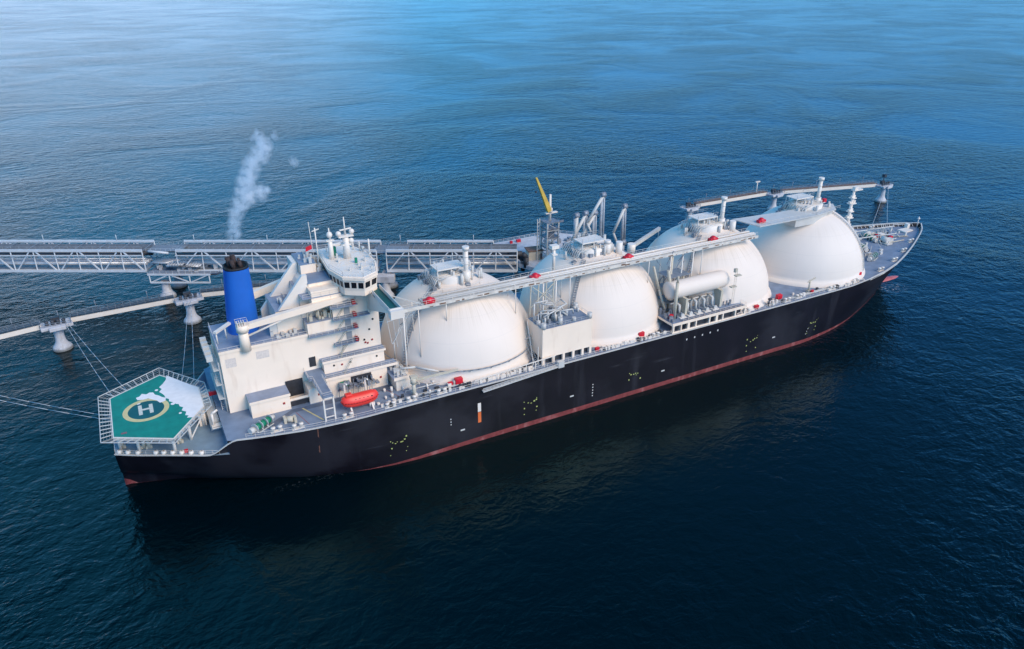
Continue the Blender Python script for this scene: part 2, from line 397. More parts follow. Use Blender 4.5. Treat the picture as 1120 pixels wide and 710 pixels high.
    fo = math_('MULTIPLY', fo, .8)
    fl = math_('MULTIPLY', rng(noise(.16, 2, (1, .6, 1)), .765, .83, 0, .6), rng(fn, .45, .62, 0, 1))
    fo = math_('MAXIMUM', fo, math_('MULTIPLY', fl, .6))
    mx = N.new('ShaderNodeMix'); mx.data_type = 'RGBA'; L_.new(fo, mx.inputs[0]); L_.new(r.outputs[0], mx.inputs[6]); mx.inputs[7].default_value = (.55, .6, .63, 1)
    L_.new(mx.outputs[2], b.inputs['Base Color'])
    L_.new(rng(fo, 0, 1, .16, .6), b.inputs['Roughness'])
    o = mb.build('water', m, origin=(0, 0, 0)); tag(o, kind='structure')
build_water()

# ------------------------------------------------------------------ ship: hull
ship = thing('gas_carrier', (144, 0, 0), 'black hulled gas carrier with four white domed tanks moored at the jetty', 'ship')
BD = [(-.2, 6.5), (4.3, 9.3), (9.8, 12.2), (15.3, 15.2), (19, 17.2), (26, 19.8), (33, 21.5), (42, 23.2), (54, 24), (70, 24.05), (205, 24.05), (222, 23.8), (230, 23.5), (238.3, 22.6), (246.6, 20.8), (261, 15.6), (275, 9.2), (284, 4.4), (289, .35)]
WL = [(1, .25), (12, 3.8), (22, 9), (32, 14), (40, 17.9), (48.6, 20.7), (59.5, 23.3), (70, 24.05), (200, 24.05), (214, 22.6), (227, 19.8), (241, 15), (257, 8.4), (266, 3.9), (272, .2)]
def zdeck(x):                                   # top edge of the plating
    if x < 18.4: return 12.95
    if x < 25.2:
        t = (x-18.4)/6.8; t = t*t*(3-2*t); return 12.95+3.65*t
    if x < 222: return 16.6
    return 16.6+(x-222)/67*4.7
def bD(x): return smooth_tab(BD, x)
def bW(x): return smooth_tab(WL, x)
XS = [-.2, 1, 2.5, 4.3, 7, 10, 13, 15, 17, 18, 19, 20, 21, 22, 23, 24, 25, 26, 28, 30, 33, 36, 39, 42, 46, 50, 54, 60, 66, 72, 80, 90, 100, 110, 120, 130, 140, 150, 160, 170, 180, 190, 200, 205, 210, 214, 218, 222, 226, 230, 234, 238, 242, 246, 250, 254, 258, 262, 266, 270, 274, 277, 280, 283, 285, 287, 288.3, 289]
def hull_pt(x, z):
    """x runs along the deck; lower levels are drawn in towards the waterline's own ends"""
    zd = zdeck(x); f = min(1, max(0, z/zd))
    s = (x+.2)/289.2; xw = 1+s*271
    if s < .25: xw = 1+(x+.2)*(1-.0138*s/.25*4)     # keep stations plumb aft
    blend = max(0, min(1, (x-190)/60)); xl = x + (xw-x)*blend if x > 190 else x + (1.2)*(1-f)*(1 if x < 5 else 0)
    if x > 190:
        e = 1+.35*blend; g = f**e; xx = xl+(x-xl)*f
    else:
        g = f**.62 if x < 80 else f; xx = x
        if x < 30:
            zk = 4.0*(1-max(0, x)/30)+.1; g2 = min(1, max(0, (z-zk)/(zd-zk)))**.5; t = max(0, x)/30; g = g2*(1-t)+g*t
    wb = bW(xl if x > 190 else max(1, x)); db = bD(x)
    return xx, wb+(db-wb)*g
def hull_surface(fs, name, m, parent):
    mb = MB(); vs = []; nl = len(fs(100))
    for sgn in (-1, 1):
        for x in XS:
            for z in fs(x):
                xx, y = hull_pt(x, z); vs.append((xx, sgn*y, z))
    n = len(XS); fcs = []
    for k in (0, 1):
        o = k*n*nl
        for i in range(n-1):
            for j in range(nl-1): fcs.append((o+i*nl+j, o+(i+1)*nl+j, o+(i+1)*nl+j+1, o+i*nl+j+1))
    for j in range(nl-1):                       # transom and stem closures
        fcs.append((j, j+1, n*nl+j+1, n*nl+j)); a = (n-1)*nl; fcs.append((a+j, a+j+1, n*nl+a+j+1, n*nl+a+j))
    mb.add(vs, fcs, True)
    return mb.build(name, m, parent)
BOOT_TAB = [(-.2, 2.0), (1.2, 1.1), (2.2, .05), (50, .05), (74, 1.2), (90, 1.4), (195, 1.4), (225, 1.0), (248, .5), (262, .3), (289, .3)]
def BOOT(x): return lerp_tab(BOOT_TAB, x)
hull = hull_surface(lambda x: [BOOT(x)+(zdeck(x)-BOOT(x))*t for t in (0, .08, .16, .24, .32, .4, .5, .6, .7, .8, .9, 1)], 'hull', M['hull'], ship)
hull_surface(lambda x: [-4, -2, -.6, -.2]+[-.2+(BOOT(x)+.2)*t for t in (.25, .5, .75, 1)], 'boot_topping', M['boot'], ship)
mb = MB(); ring = []
for i in range(13):
    t = math.pi*i/12
    ring.append((3.0*math.sin(t), -math.cos(t)))
vs = []; fs = []
for (r, a) in ring:
    for k in range(16): vs.append((275.0+10.5*a, r*.7*math.cos(2*math.pi*k/16), -1.35+r*.7*math.sin(2*math.pi*k/16)))
for j in range(12):
    for k in range(16): fs.append((j*16+k, j*16+(k+1) % 16, (j+1)*16+(k+1) % 16, (j+1)*16+k))
bulb_m = mat('pink_bulb_paint', (.46, .12, .12), .5, var=.2, scale=.5)
MB().add(vs, fs, True).build('bulbous_bow', bulb_m, ship)

def edge(x, dz=0, dy=0): return (x, -(bD(x)+dy), zdeck(x)+dz)
# decks
def strip(x0, x1, zf, inset=.05):
    xs = [x0]+[x for x in XS if x0 < x < x1]+[x1]; mb = MB(); vs = []
    for x in xs: vs += [(x, -(bD(x)-inset), zf(x)), (x, bD(x)-inset, zf(x))]
    return mb.add(vs, [(2*i, 2*i+2, 2*i+3, 2*i+1) for i in range(len(xs)-1)])
DZ = 16.55
fore_z = lambda x: DZ if x < 228 else DZ+(x-228)/61*3.4
deck = strip(23, 288.6, fore_z)
deck.add([(23, -18.6, 12.9), (23, 18.6, 12.9), (23, 18.6, DZ), (23, -18.6, DZ)], [(0, 1, 2, 3)])
deck.build('main_deck', M['deck'], ship)
aftd = strip(-.1, 23, lambda x: 12.9); aftd.build('mooring_deck', mat('aft_deck_paint', (.20, .29, .37), .6, var=.2, scale=.3), ship)
# sheer strake rail and guard rails
gw = MB()
for s in (-1, 1):
    pts = [(x, s*bD(x), zdeck(x)+.03) for x in XS]
    for p, q in zip(pts, pts[1:]): gw.bar(p, q, .38, .22)
gw.build('gunwale', M['lightgrey'], ship)
bw = MB()
for s in (-1, 1):
    xs = [18.4, 19, 20, 21, 22, 23, 24, 25.2]
    bw.add([(x, s*(hull_pt(x, z)[1]-.15), z) for x in xs for z in (12.9, zdeck(x))], [(2*i, 2*i+2, 2*i+3, 2*i+1) for i in range(len(xs)-1)])
bw.build('bulwark_plate', M['deck'], ship)
gr = MB()
for s in (-1, 1):
    gr.rail([(x, s*(bD(x)-.5), DZ) for x in (27, 33, 42, 54, 66)], step=2.2)
    gr.rail([(x, s*(bD(x)-.5), DZ) for x in (66, 84)]+[(102, s*23.5, DZ)], step=2.2)
    gr.rail([(102, s*23.5, DZ), (146, s*23.5, DZ)], step=2.2)
    gr.rail([(172, s*23.5, DZ), (205, s*23.5, DZ), (222, s*23.3, DZ), (229, s*23, DZ)], step=2.2)
    gr.rail([(x, s*(bD(x)-.3), 12.9) for x in (.2, 4.3, 9.8, 15.3, 21)], step=1.8)
gr.rail([(0, -6.3, 12.9), (0, 6.3, 12.9)], step=1.8)
gr.build('guard_rail', M['white'], ship)
# bow bulwark stays (white ribs inside the plating)
bs = MB()
for s in (-1, 1):
    for i in range(36):
        x = 236+i*1.45; y = bD(x)-.15; z = fore_z(x)
        bs.bar((x, s*y, zdeck(x)-.1), (x, s*(y-.9), z), .22, .12)
    pts = [(x, s*(bD(x)-.12), (zdeck(x)+fore_z(x))/2) for x in (232, 240, 250, 260, 270, 280, 287)]
    for p, q in zip(pts, pts[1:]): bs.bar(p, q, .06, 1.0)
bs.build('bulwark_stays', M['lightgrey'], ship)

# marks on the hull side: flat paint sheets 12 mm off the plating
def side_rect(mb, x, z, w, h):
    pts = []
    for dx, dz in ((-w/2, -h/2), (w/2, -h/2), (w/2, h/2), (-w/2, h/2)):
        xx, y = hull_pt(x+dx, z+dz); pts.append((xx, -(y+.03), z+dz))
    mb.add(pts, [(0, 1, 2, 3)])
def tug_mark(x, z, x2):
    mb = MB(); rj = random.Random(int(x))
    for dx, dz, w_, h_ in ((-2.6, .9, .5, .6), (-1.8, .35, .6, .6), (-1.0, .0, .7, .5), (-.3, .35, .5, .55), (.5, .0, .7, .5), (1.2, .35, .6, .6), (1.9, .9, .6, .6), (2.4, 1.5, .45, .6), (-2.5, -1.7, .5, .7), (2.3, -2.2, .6, .6), (-2.5, -3.9, .5, .5), (2.4, -3.7, .5, .5)):
        q = rj.random()
        if q < .16: continue
        side_rect(mb, x+dx*.85+rj.uniform(-.35, .35), z+dz*.8+rj.uniform(-.25, .25), w_*(.25+.6*q), h_*(.25+.5*q))
    mb.build('tug_marking', M['mark'], ship)
for x, z in ((61.5, 6.6), (98.8, 7.4), (133.7, 6.7), (179.2, 6.7), (208.6, 6.6)): tug_mark(x, z, 0)
mb = MB(); side_rect(mb, 83.6, 10.4, .9, 2.6); mb.build('draught_mark', M['white'], ship)
mb = MB(); side_rect(mb, 83.6, 7.4, .9, 3.2); mb.build('draught_mark', M['orangemark'], ship)
mb = MB()
for i in range(5): side_rect(mb, 151.7+3*i, 13.7+.05*i, .45, .55)
for x, z in ((78.7, 5.0), (143.8, 5.2), (188.5, 5.6), (112, 5.6)): side_rect(mb, x, z, 1.2, .45)
for k in range(5): side_rect(mb, 118.9, 3.8+k*.9, .35, .35)
for k in range(3): side_rect(mb, 206+.2*k, 3.2+k*.9, .3, .35); side_rect(mb, 75.5, 7.6+k*.8, .25, .4)
mb.build('hull_mark', M['lightgrey'], ship)
mb = MB(); side_rect(mb, 42.4, 12.6, .22, 7.6); mb.build('rust_streak', mat('rust_run', (.17, .07, .045), .8, var=.3, scale=2), ship)

# ------------------------------------------------------------------ tanks
TX = [88.3, 132.7, 177.3, 222.3]; TR = 21.6; TZ = 16.7
for i, tx in enumerate(TX):
    prof = [(TR*math.cos(a), TZ+TR*math.sin(a)) for a in [R(3+87*k/28) for k in range(29)]]
    prof[-1] = (.001, TZ+TR)
    prof = [(TR+1.15, DZ+.02), (TR+1.0, DZ+.35), (TR+.15, DZ+1.25)]+prof
    dm = M['tankwhite'] if i == 3 else M['tankcream']
    MB().lathe(prof, (tx, 0, 0), 96).build('tank_dome', dm, ship)
    # ring walkway pipe low on the dome
    mb = MB(); n = 72
    for k in range(n):
        a, b = 2*math.pi*k/n, 2*math.pi*(k+1)/n; r_ = TR+.55
        mb.tube((tx+r_*math.cos(a), r_*math.sin(a), 20.3), (tx+r_*math.cos(b), r_*math.sin(b), 20.3), .16, n=5)
        if k % 3 == 0: mb.bar((tx+r_*math.cos(a), r_*math.sin(a), 20.3), (tx+(TR+.05)*math.cos(a), (TR+.05)*math.sin(a), 19.6), .14)
    if i == 0: mb.build('ring_pipe', M['steel'], ship)
    ds = MB(); az = R((207, 222, 214, 300)[i]); ca, sa = math.cos(az), math.sin(az); prev = None
    for k in range(34):
        el = R(4+64*k/33); r0 = TR+.35; c0 = Vector((tx+r0*math.cos(el)*ca, r0*math.cos(el)*sa, TZ+r0*math.sin(el))); sd_ = Vector((-sa, ca, 0))*.45
        if prev:
            ds.bar(prev-sd_, c0-sd_, .16); ds.bar(prev+sd_, c0+sd_, .16)
            if k % 1 == 0: ds.bar(c0-sd_, c0+sd_, .14)
            ds.bar(prev-sd_+Vector((0, 0, .9)), c0-sd_+Vector((0, 0, .9)), .07)
        prev = c0
    ds.build('dome_stair', M['steel'] if i < 3 else M['lightgrey'], ship)

# tank top gear: dome trunk, roof platform, pipes, vent mast
def tank_top(i, tx, roofx, roofy, ventx, venty, venttop):
    ty = 0
    t = MB().lathe([(5.6, 36.2), (5.6, 39.2), (5.2, 39.5), (.01, 39.5)], (tx-1, ty, 0), 28).build('tank_trunk', M['white'], ship)
    d = MB(); d.box(roofx-4.0, roofx+4.0, roofy-2.5, roofy+2.5, 41.3, 41.6); d.build('roof_platform', M['white'], ship)
    p = MB()
    for sx in (-3.9, 0, 3.9):
        for sy in (-2.3, 2.3): p.tube((roofx+sx, roofy+sy, 37.3), (roofx+sx, roofy+sy, 41.2), .16, n=6)
    p.rail([(roofx-4.1, roofy-2.5, 41.75), (roofx+4.1, roofy-2.5, 41.75), (roofx+4.1, roofy+2.5, 41.75), (roofx-4.1, roofy+2.5, 41.75)], closed=True, step=2)
    rr = random.Random(i)
    for k in range(30):
        a = rr.uniform(0, 6.28); r_ = rr.uniform(3, 8.6); x, y = tx-1+r_*math.cos(a), r_*math.sin(a)*.8
        z = TZ+math.sqrt(max(1, TR*TR-(x-tx)**2-y*y)); p.tube((x, y, z-.3), (x, y, z+rr.uniform(1.2, 3.2)), rr.uniform(.15, .5), n=7)
    for k in range(10):
        y = -4.5+k*.9; p.path([(tx-8, y, 37.2+.03*k), (tx-7, y, 39.2), (tx+rr.uniform(0, 5), y, 39.9+.05*k)], .16, 6)
    p.build('dome_piping', M['lightgrey'], ship)
    q = MB()
    for k in range(18):
        a = rr.uniform(0, 6.28); r_ = rr.uniform(4, 9.4); x, y = tx-2+r_*math.cos(a), r_*math.sin(a)*.8
        z = TZ+math.sqrt(max(1, TR*TR-(x-tx)**2-y*y)); q.box(x-.6, x+.6, y-.5, y+.5, z-.3, z+rr.uniform(.6, 1.5))
    q.build('valve_gear', M['steel'], ship)
    # walkway ring at the foot of the trunk
    f = MB(); f.rail([(tx-1+8.6*math.cos(2*math.pi*k/14), 8.6*math.sin(2*math.pi*k/14), 36.3) for k in range(14)], closed=True, step=3, h=1.2); f.build('guard_rail', M['white'], ship)
    v = MB(); zb = TZ+math.sqrt(TR*TR-(ventx-tx)**2-venty**2)-.3
    v.tube((ventx, venty, zb), (ventx, venty, venttop), .62, n=14).tube((ventx, venty, zb), (ventx, venty, zb+3.2), 1.05, n=14)
    v.tube((ventx, venty, venttop), (ventx, venty, venttop+.9), .95, n=14)
    o = v.build('vent_mast', M['white'], ship)
    k = MB()
    for j in range(3): k.tube((ventx, venty, venttop-2-2*j), (ventx, venty, venttop-1.85-2*j), .72, n=14)
    k.ladder((ventx-.85, venty-.2, zb), (ventx-.85, venty-.2, venttop), .5, (0, 1, 0)); k.build('ladder', M['lightgrey'], o)
tank_top(0, TX[0], 85.8, -1.5, 89.6, -5.0, 46.4)
tank_top(1, TX[1], 130.5, -2.0, 134.8, -5.0, 40.6)
tank_top(2, TX[2], 174.5, -.5, 180.0, -3.2, 46.8)
tank_top(3, TX[3], 219.0, 1.0, 225.2, -1.5, 47.0)
mb = MB()      # short pipe posts on tanks two and three
mb.tube((118.8, -1.5, 33.0), (118.8, -1.5, 41.5), .45, n=10).box(117.6, 120, -2.4, -.6, 40.6, 41.6).box(118, 119.6, -2.3, -.7, 38.6, 39.0)
mb.build('light_post', M['white'], ship)
mb = MB(); mb.tube((182.6, -5.6, 35.8), (182.6, -5.6, 40.2), 1.0, n=12); mb.build('vent_cowl', M['white'], ship)
mb = MB(); mb.tube((138.9, -5.2, 35.8), (138.9, -5.2, 40.4), 1.0, n=12); mb.build('vent_cowl', M['white'], ship)

# ------------------------------------------------------------------ long walkway over the domes
cw = MB(); CZ = 36.6
cw.box(74.5, 186, -13.4, -8.6, CZ, CZ+.45); cw.box(66, 74.6, -13.4, -12.2, CZ, CZ+.3)
cw.prism([(207, -9.2), (214, -9.5), (226, -7.8), (230, -3), (222, -1.6), (207, -1.3)], 35.2, 37.7); cw.prism([(188.3, .4), (190.6, -9.6), (214, -9.9), (227, -8.2), (231.5, -3), (222, -1.5), (206, -1.2)], 37.9, 38.2)
walk = cw.build('catwalk', M['lightgrey'], ship)
r_ = MB(); r_.rail([(67.5, -13.3, CZ+.45), (186, -13.3, CZ+.45)], step=2.4); r_.rail([(75, -8.7, CZ+.45), (186, -8.7, CZ+.45)], step=2.4)
r_.rail([(191, -9.2, 38.2), (216, -9.6, 38.2), (229, -8, 38.2)], step=2.4); r_.build('guard_rail', M['white'], walk)
e = MB(); e.box(67.4, 186.1, -13.62, -13.42, CZ-.25, CZ+.6); e.box(74.4, 186.1, -8.58, -8.4, CZ-.2, CZ+.55); e.build('edge_beam', mat('walkway_edge_paint', (.66, .60, .52), .6, var=.2, scale=.6), walk)
pp = MB()
for k, (y, rr) in enumerate(((-12.4, .22), (-11.7, .3), (-10.9, .18), (-9.6, .25))): pp.tube((75, y, CZ+.5+rr), (186, y, CZ+.5+rr), rr, n=7)
for x in range(76, 186, 6): pp.box(x-.15, x+.15, -13, -9.2, CZ+.46, CZ+.62)
pp.build('walkway_pipe', M['white'], walk)
pc = MB()
rr = random.Random(4)
for x in range(76, 186, 3):
    u = x+rr.uniform(-1, 1); z0 = CZ+rr.uniform(-.2, .1); pc.box(u, u+rr.uniform(.3, 1.8), -13.66, -13.63, z0, z0+rr.uniform(.15, .45))
pc.build('rust_patch', M['brown'], walk)
pl = MB()
for x in (68.5, 72.5, 80, 100, 108.5, 112.5, 117, 144, 152, 156.5, 160.5, 164):
    for y in (-13.3, -8.8):
        d2 = min((x-t)**2+y*y for t in TX); zb = TZ+math.sqrt(TR*TR-d2) if d2 < TR*TR-1 else DZ
        if y < -10 or zb > 20: pl.tube((x, y, zb-.2), (x, y, CZ), .13 if zb > 20 else .2, n=7)
pl.build('walkway_post', M['white'], walk)
for x, y, z in ((75.9, -12.3, CZ+.5), (107.2, -11, CZ+.5), (138.2, -10.8, CZ+.5), (170.4, -10.4, CZ+.5), (194, -6.5, 38.2)):
    m_ = MB(); m_.lathe([(.01, 0), (1.05, .0), (1.15, .5), (.95, 1.1), (.5, 1.5), (.01, 1.6)], (x, y, z), 14); m_.box(x-1.5, x+1.5, y-.7, y+.7, z, z+.9)
    m_.build('monitor_cover', M['red'], ship, .1)
m_ = MB(); m_.box(229.8, 231, -.6, .6, 38.1, 39.4); m_.build('monitor_cover', M['red'], ship, .1)

# ------------------------------------------------------------------ funnel
casing_top = 32.6
fx, fy = 33.1, 3.9
prof = [(4.05, casing_top), (3.55, casing_top+8), (3.2, 49.0)]
f_ = MB()
n = 40; vs = []
for (r_, z) in ((1, casing_top-.05), (.94, 38), (.86, 44), (.76, 49.2), (.75, 49.6)):
    for k in range(n):
        t = 2*math.pi*k/n; ct, st = math.cos(t), math.sin(t)
        e_ = .78; x = math.copysign(abs(ct)**e_, ct)*3.7*r_; y = math.copysign(abs(st)**e_, st)*3.5*(.35+.65*r_)
        vs.append((fx+x+(z-casing_top)*.03, fy+y-(z-casing_top)*.06, z))
f_.add(vs, [(j*n+k, j*n+(k+1) % n, (j+1)*n+(k+1) % n, (j+1)*n+k) for j in range(4) for k in range(n)], True)
funnel = f_.build('funnel', M['blue'], ship)
top = MB(); tx_, ty_ = fx+17*.03, fy-17*.06
vs = []
for (sc_, z) in ((.755, 49.25), (.775, 49.25), (.775, 49.75), (.69, 49.75), (.69, 49.2), (.001, 49.2)):
    for k in range(n):
        t = 2*math.pi*k/n; ct, st = math.cos(t), math.sin(t); e_ = .78
        vs.append((tx_+math.copysign(abs(ct)**e_, ct)*3.7*sc_, ty_+math.copysign(abs(st)**e_, st)*3.5*(.35+.65*sc_), z))
top.add(vs, [(j*n+k, j*n+(k+1) % n, (j+1)*n+(k+1) % n, (j+1)*n+k) for j in range(5) for k in range(n)], True)
top.build('funnel_rim', M['black'], funnel)
ex = MB()
for dx, dy, r_, hh in ((-1.1, .7, .6, 51.7), (.1, 1.0, .6, 52.0), (-.5, -.8, .5, 51.3), (1.2, -.4, .5, 50.8), (1.3, 1.1, .35, 50.9)):
    ex.tube((tx_+dx, ty_+dy, 48.8), (tx_+dx-.35, ty_+dy+.1, hh), r_, n=12)
ex.build('exhaust_pipe', mat('sooty_brown', (.045, .03, .028), .85, var=.4, scale=1), funnel)

# ------------------------------------------------------------------ deckhouse
house = thing('deckhouse', (48, 0, DZ), None, None); house.parent = ship; house.location = Vector((48, 0, DZ))-WORLD[ship]
SY = -7.1
b = MB()
b.box(25.6, 47, SY, 9.5, DZ-.1, casing_top)
b.box(52.8, 64.3, SY+.35, 13, DZ-.1, 41.8); b.box(46, 52.9, -3.4, 13, DZ-.1, 41.75); b.box(46.3, 52.85, SY+.1, -3.3, DZ-.1, 35.6)   # accommodation tower with a corner recess
b.box(48.5, 64.0, -9.5, 14, DZ-.1, 25.5)             # middle tier
b.box(48.2, 63.6, -12.05, 15, DZ-.1, 22.2)           # lower tier
b.box(29.9, 39.0, -12.0, SY+.2, DZ-.1, 20.6)         # store by the side deck
b.box(43.6, 48.4, -12.0, SY+.2, DZ-.1, 20.6)
b.box(40, 47.0, -3.2, 9, casing_top-.1, 38.5)
b.build('house_walls', M['cream'], house)
# grey walked-on tops (sheets a little proud of the walls under them)
g = MB()
g.box(25.5, 46.1, SY-.08, 9.6, casing_top, casing_top+.12)
g.box(48.2, 64.4, -9.75, -6.7, 25.5, 25.62); g.box(47.9, 66.4, -12.3, -9.45, 22.2, 22.32)
g.box(29.7, 39.2, -12.15, SY-.02, 20.6, 20.72); g.box(46, 64.3, -6.8, 13, 41.8, 41.95); g.box(46.1, 52.8, SY-.05, -3.4, 35.6, 35.72)
g.box(40.0, 46.0, -3.3, 9, 38.5, 38.6)
g.box(63.6, 67.5, -16.8, -9.4, 20.2, 20.4)
deckm = g.build('house_deck', mat('grey_house_deck_paint', (.235, .275, .355), .6, var=.12, scale=.5), house)
lip = MB()
lip.box(48.2, 64.4, -9.87, -9.77, 25.3, 25.9); lip.box(47.9, 66.4, -12.42, -12.32, 21.9, 22.6); lip.box(25.5, 46.1, SY-.2, SY-.1, casing_top-.2, casing_top+.5)
lip.box(29.7, 39.2, -12.27, -12.17, 20.3, 20.95); lip.box(63.7, 67.6, -16.95, -16.82, 19.9, 20.7)
lip.build('deck_lip', M['cream'], house)
# recess between the two stores, and the doors
rc = MB(); rc.box(39.2, 43.4, -7.3, -7.12, 17.2, 21.6); rc.box(39.0, 43.6, -11.2, -11.1, 16.7, 17.9)
rc.box(45.6, 47.2, SY-.12, SY+.1, 24.0, 26.6); rc.box(46.2, 47.0, -3.4, -3.22, 32.9, 35.3)
rc.build('doorway', M['dark'], house)
bm_ = MB(); bm_.box(39.0, 43.6, -11.6, -11.2, 18.4, 18.9); bm_.bar((39, -11.4, 18.6), (48, -11.4, 18.6), .3); bm_.build('cross_beam', M['cream'], house)
# boarding bridge from the door to the ship's side, on a white frame
pf = MB(); pf.box(44.0, 48.3, -12.3, -6.9, 22.9, 23.1); pf.box(44.8, 47.3, -21.6, -12.3, 22.9, 23.1)
pf.build('side_platform', M['deck'], house)
fr = MB()
for x in (44.9, 47.2):
    for y in (-21.4,): fr.bar((x, y, DZ), (x, y, 22.9), .35)
    fr.bar((x, -21.5, 22.8), (x, -12.3, 22.8), .35)
fr.bar((44.9, -21.4, 22.75), (47.2, -21.4, 22.75), .35); fr.bar((44.9, -21.4, 19.8), (47.2, -21.4, 19.8), .2); fr.bar((44.9, -21.4, 17.6), (47.2, -21.4, 17.6), .2)
fr.rail([(44.9, -12.3, 23.1), (44.9, -21.4, 23.1), (47.2, -21.4, 23.1), (47.2, -12.3, 23.1)], step=1.8)
fr.rail([(44.1, -7.2, 23.1), (44.1, -12.2, 23.1), (44.9, -12.3, 23.1)], step=1.8)
fr.build('platform_frame', M['white'], house)
# balconies on the starboard wall with red lockers and stairs
bal = MB(); loc = MB(); st = MB(); brl = MB(); hat = MB()
yb = SY+.3
for z, x0, x1, d in ((39.0, 52.0, 58.6, 2.1), (35.8, 52.4, 61.5, 2.1), (32.6, 46.2, 58.4, 1.9), (29.0, 52.2, 58.0, 2.1)):
    bal.box(x0, x1, yb-d, yb, z-.18, z)
    brl.rail([(x0, yb-d+.1, z), (x1, yb-d+.1, z), (x1, yb, z)], step=1.6)
    loc.box(57.4, 58.2, yb-d+.2, yb-.6, z, z+.85)
    hat.box(55.6, 57.0, yb-.12, yb+.02, z+.1, z+2.1)
    st.ladder((53.2, yb-.9, z-3.4), (55.9, yb-.9, z), .8, (0, 1, 0), .35, .09)
st.ladder((53.0, -9.0, 25.6), (54.6, -8.0, 28.9), .8, (0, 1, 0), .35, .09)
st.ladder((52.8, -11.4, 22.3), (55.6, -10.2, 25.6), .8, (0, 1, 0), .35, .09)
bal.build('balcony', M['deck'], house); loc.build('fire_locker', mat('dull_red_locker', (.36, .02, .03), .5, var=.15), house); st.build('outside_stair', M['beige'], house); hat.build('weather_door', mat('grey_door', (.33, .33, .33), .6, var=.1), house)
brl.rail([(48.3, -9.8, 25.62), (64.3, -9.8, 25.62)], step=2); brl.rail([(48, -12.3, 22.32), (66.3, -12.3, 22.32)], step=2)
brl.rail([(25.7, 9.4, casing_top+.1), (25.7, SY, casing_top+.1), (46, SY, casing_top+.1)], step=2)
brl.rail([(63.8, -16.8, 20.4), (67.5, -16.8, 20.4), (67.5, -9.5, 20.4)], step=1.8)
brl.rail([(46.2, -6.7, 41.9), (57, -6.7, 41.9)], step=2); brl.build('guard_rail', M['white'], house)
rg = MB(); rr = random.Random(52)
for k in range(14): x, y = rr.uniform(47, 52), rr.uniform(-6.4, -4); s_ = rr.uniform(.3, 1.0); rg.box(x, x+s_, y, y+s_, 35.7, 35.7+rr.uniform(.5, 1.9))
for x in (46.7, 49.4, 52.4): rg.tube((x, SY+.6, 35.7), (x, SY+.6, 39.1), .14, n=6)
rg.build('roof_fitting', M['beige'], house)
# portholes and small fittings
ph = MB(); rf = MB()
for x, z in ((52.0, 30.6), (61.5, 30.6), (52.6, 28.0), (60, 28.0), (51, 24.2), (55.2, 24.1), (62, 24.1), (62.6, 33.2)):
    y = yb-.05 if z > 26 else -9.55
    ph.tube((x, y+.1, z), (x, y-.04, z), .26, n=12)
for x, z in ((60.8, 26.9), (60.2, 27.2), (62, 27.6), (53, 24.0)): 
    y = yb if z > 26 else -9.5
    rf.box(x-.22, x+.22, y-.14, y-.02, z-.22, z+.22)
for x, z, y in ((48.6, 39.2, -3.6), (50, 34.4, yb), (50.8, 34.5, yb), (37.5, 18.6, -12), (51, 18.4, -12.05), (61.8, 19.3, -12.05), (46, 18.7, -12)): rf.box(x-.25, x+.25, y-.14, y-.02, z-.25, z+.25)
ph.build('porthole', M['glass'], house); rf.build('alarm_box', mat('dark_red_box', (.35, .03, .03), .5, var=.1), house)
# faint patched panels on the casing wall
pt = MB(); pt.box(33.6, 36.6, SY-.03, SY-.01, 29.2, 31.2); pt.box(26.6, 29.0, SY-.03, SY-.01, 28.6, 30.9)
pt.build('vent_panel', mat('faded_panel', (.70, .60, .52), .6, var=.1, scale=3), house)
# open boat-deck space under the lower tier
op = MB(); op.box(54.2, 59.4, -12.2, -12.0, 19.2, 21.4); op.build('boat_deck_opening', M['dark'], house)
gm = MB(); rr = random.Random(9)
for k in range(26):
    x = rr.uniform(50.6, 60); z = rr.uniform(18.6, 20.6); gm.box(x, x+rr.uniform(.3, 1.0), -13.2-rr.uniform(0, 1), -12.7, z, z+rr.uniform(.3, .9))
for k in range(8): gm.bar((50.6+k*1.2, -13, 16.6), (51+k*1.2, -12.6, 21), .14)
gm.build('boat_gear', M['steel'], house)
gg = MB(); gg.box(51.2, 53.4, -13.0, -12.5, 19.6, 20.9); gg.build('green_locker', M['winch'], house)

# aft slope of the house: stepped white fairing that leans forward
fa = MB()
for y0, y1 in ((-3.0, -1.9), (6.4, 7.6)):
    fa.xprism([(38.2, casing_top+.1), (48.5, casing_top+.1), (48.5, 46.4), (47.4, 46.4), (38.2, 35.4)], y0, y1)
fa.xprism([(41.6, casing_top+.1), (48.5, casing_top+.1), (48.5, 44.0), (47.4, 43.2)], -1.9, 6.4)
fa.box(47.3, 50.5, 7.6, 12.4, casing_top+.1, 46.4)
fa.build('aft_fairing', M['white'], house)
# upper block below the wheelhouse
ub = MB(); ub.box(48.6, 54.6, -3.2, 11, 41.9, 44.2); ub.box(48.6, 52.4, 3.5, 12.6, 44.2, 46.6); ub.build('upper_house', M['cream'], house)
ug = MB(); ug.box(48.4, 54.8, -3.4, 3.3, 44.2, 44.32); ug.box(48.5, 52.5, 3.4, 12.7, 46.6, 46.72); ug.build('upper_deck', M['deck'], house)
ubx = MB(); ubx.prism([(48.2, -6.6), (54.8, -6.6), (56.0, -5.2), (56.0, -3.1), (48.2, -3.1)], 39.1, 43.4); ubx.build('corner_house', M['cream'], house)
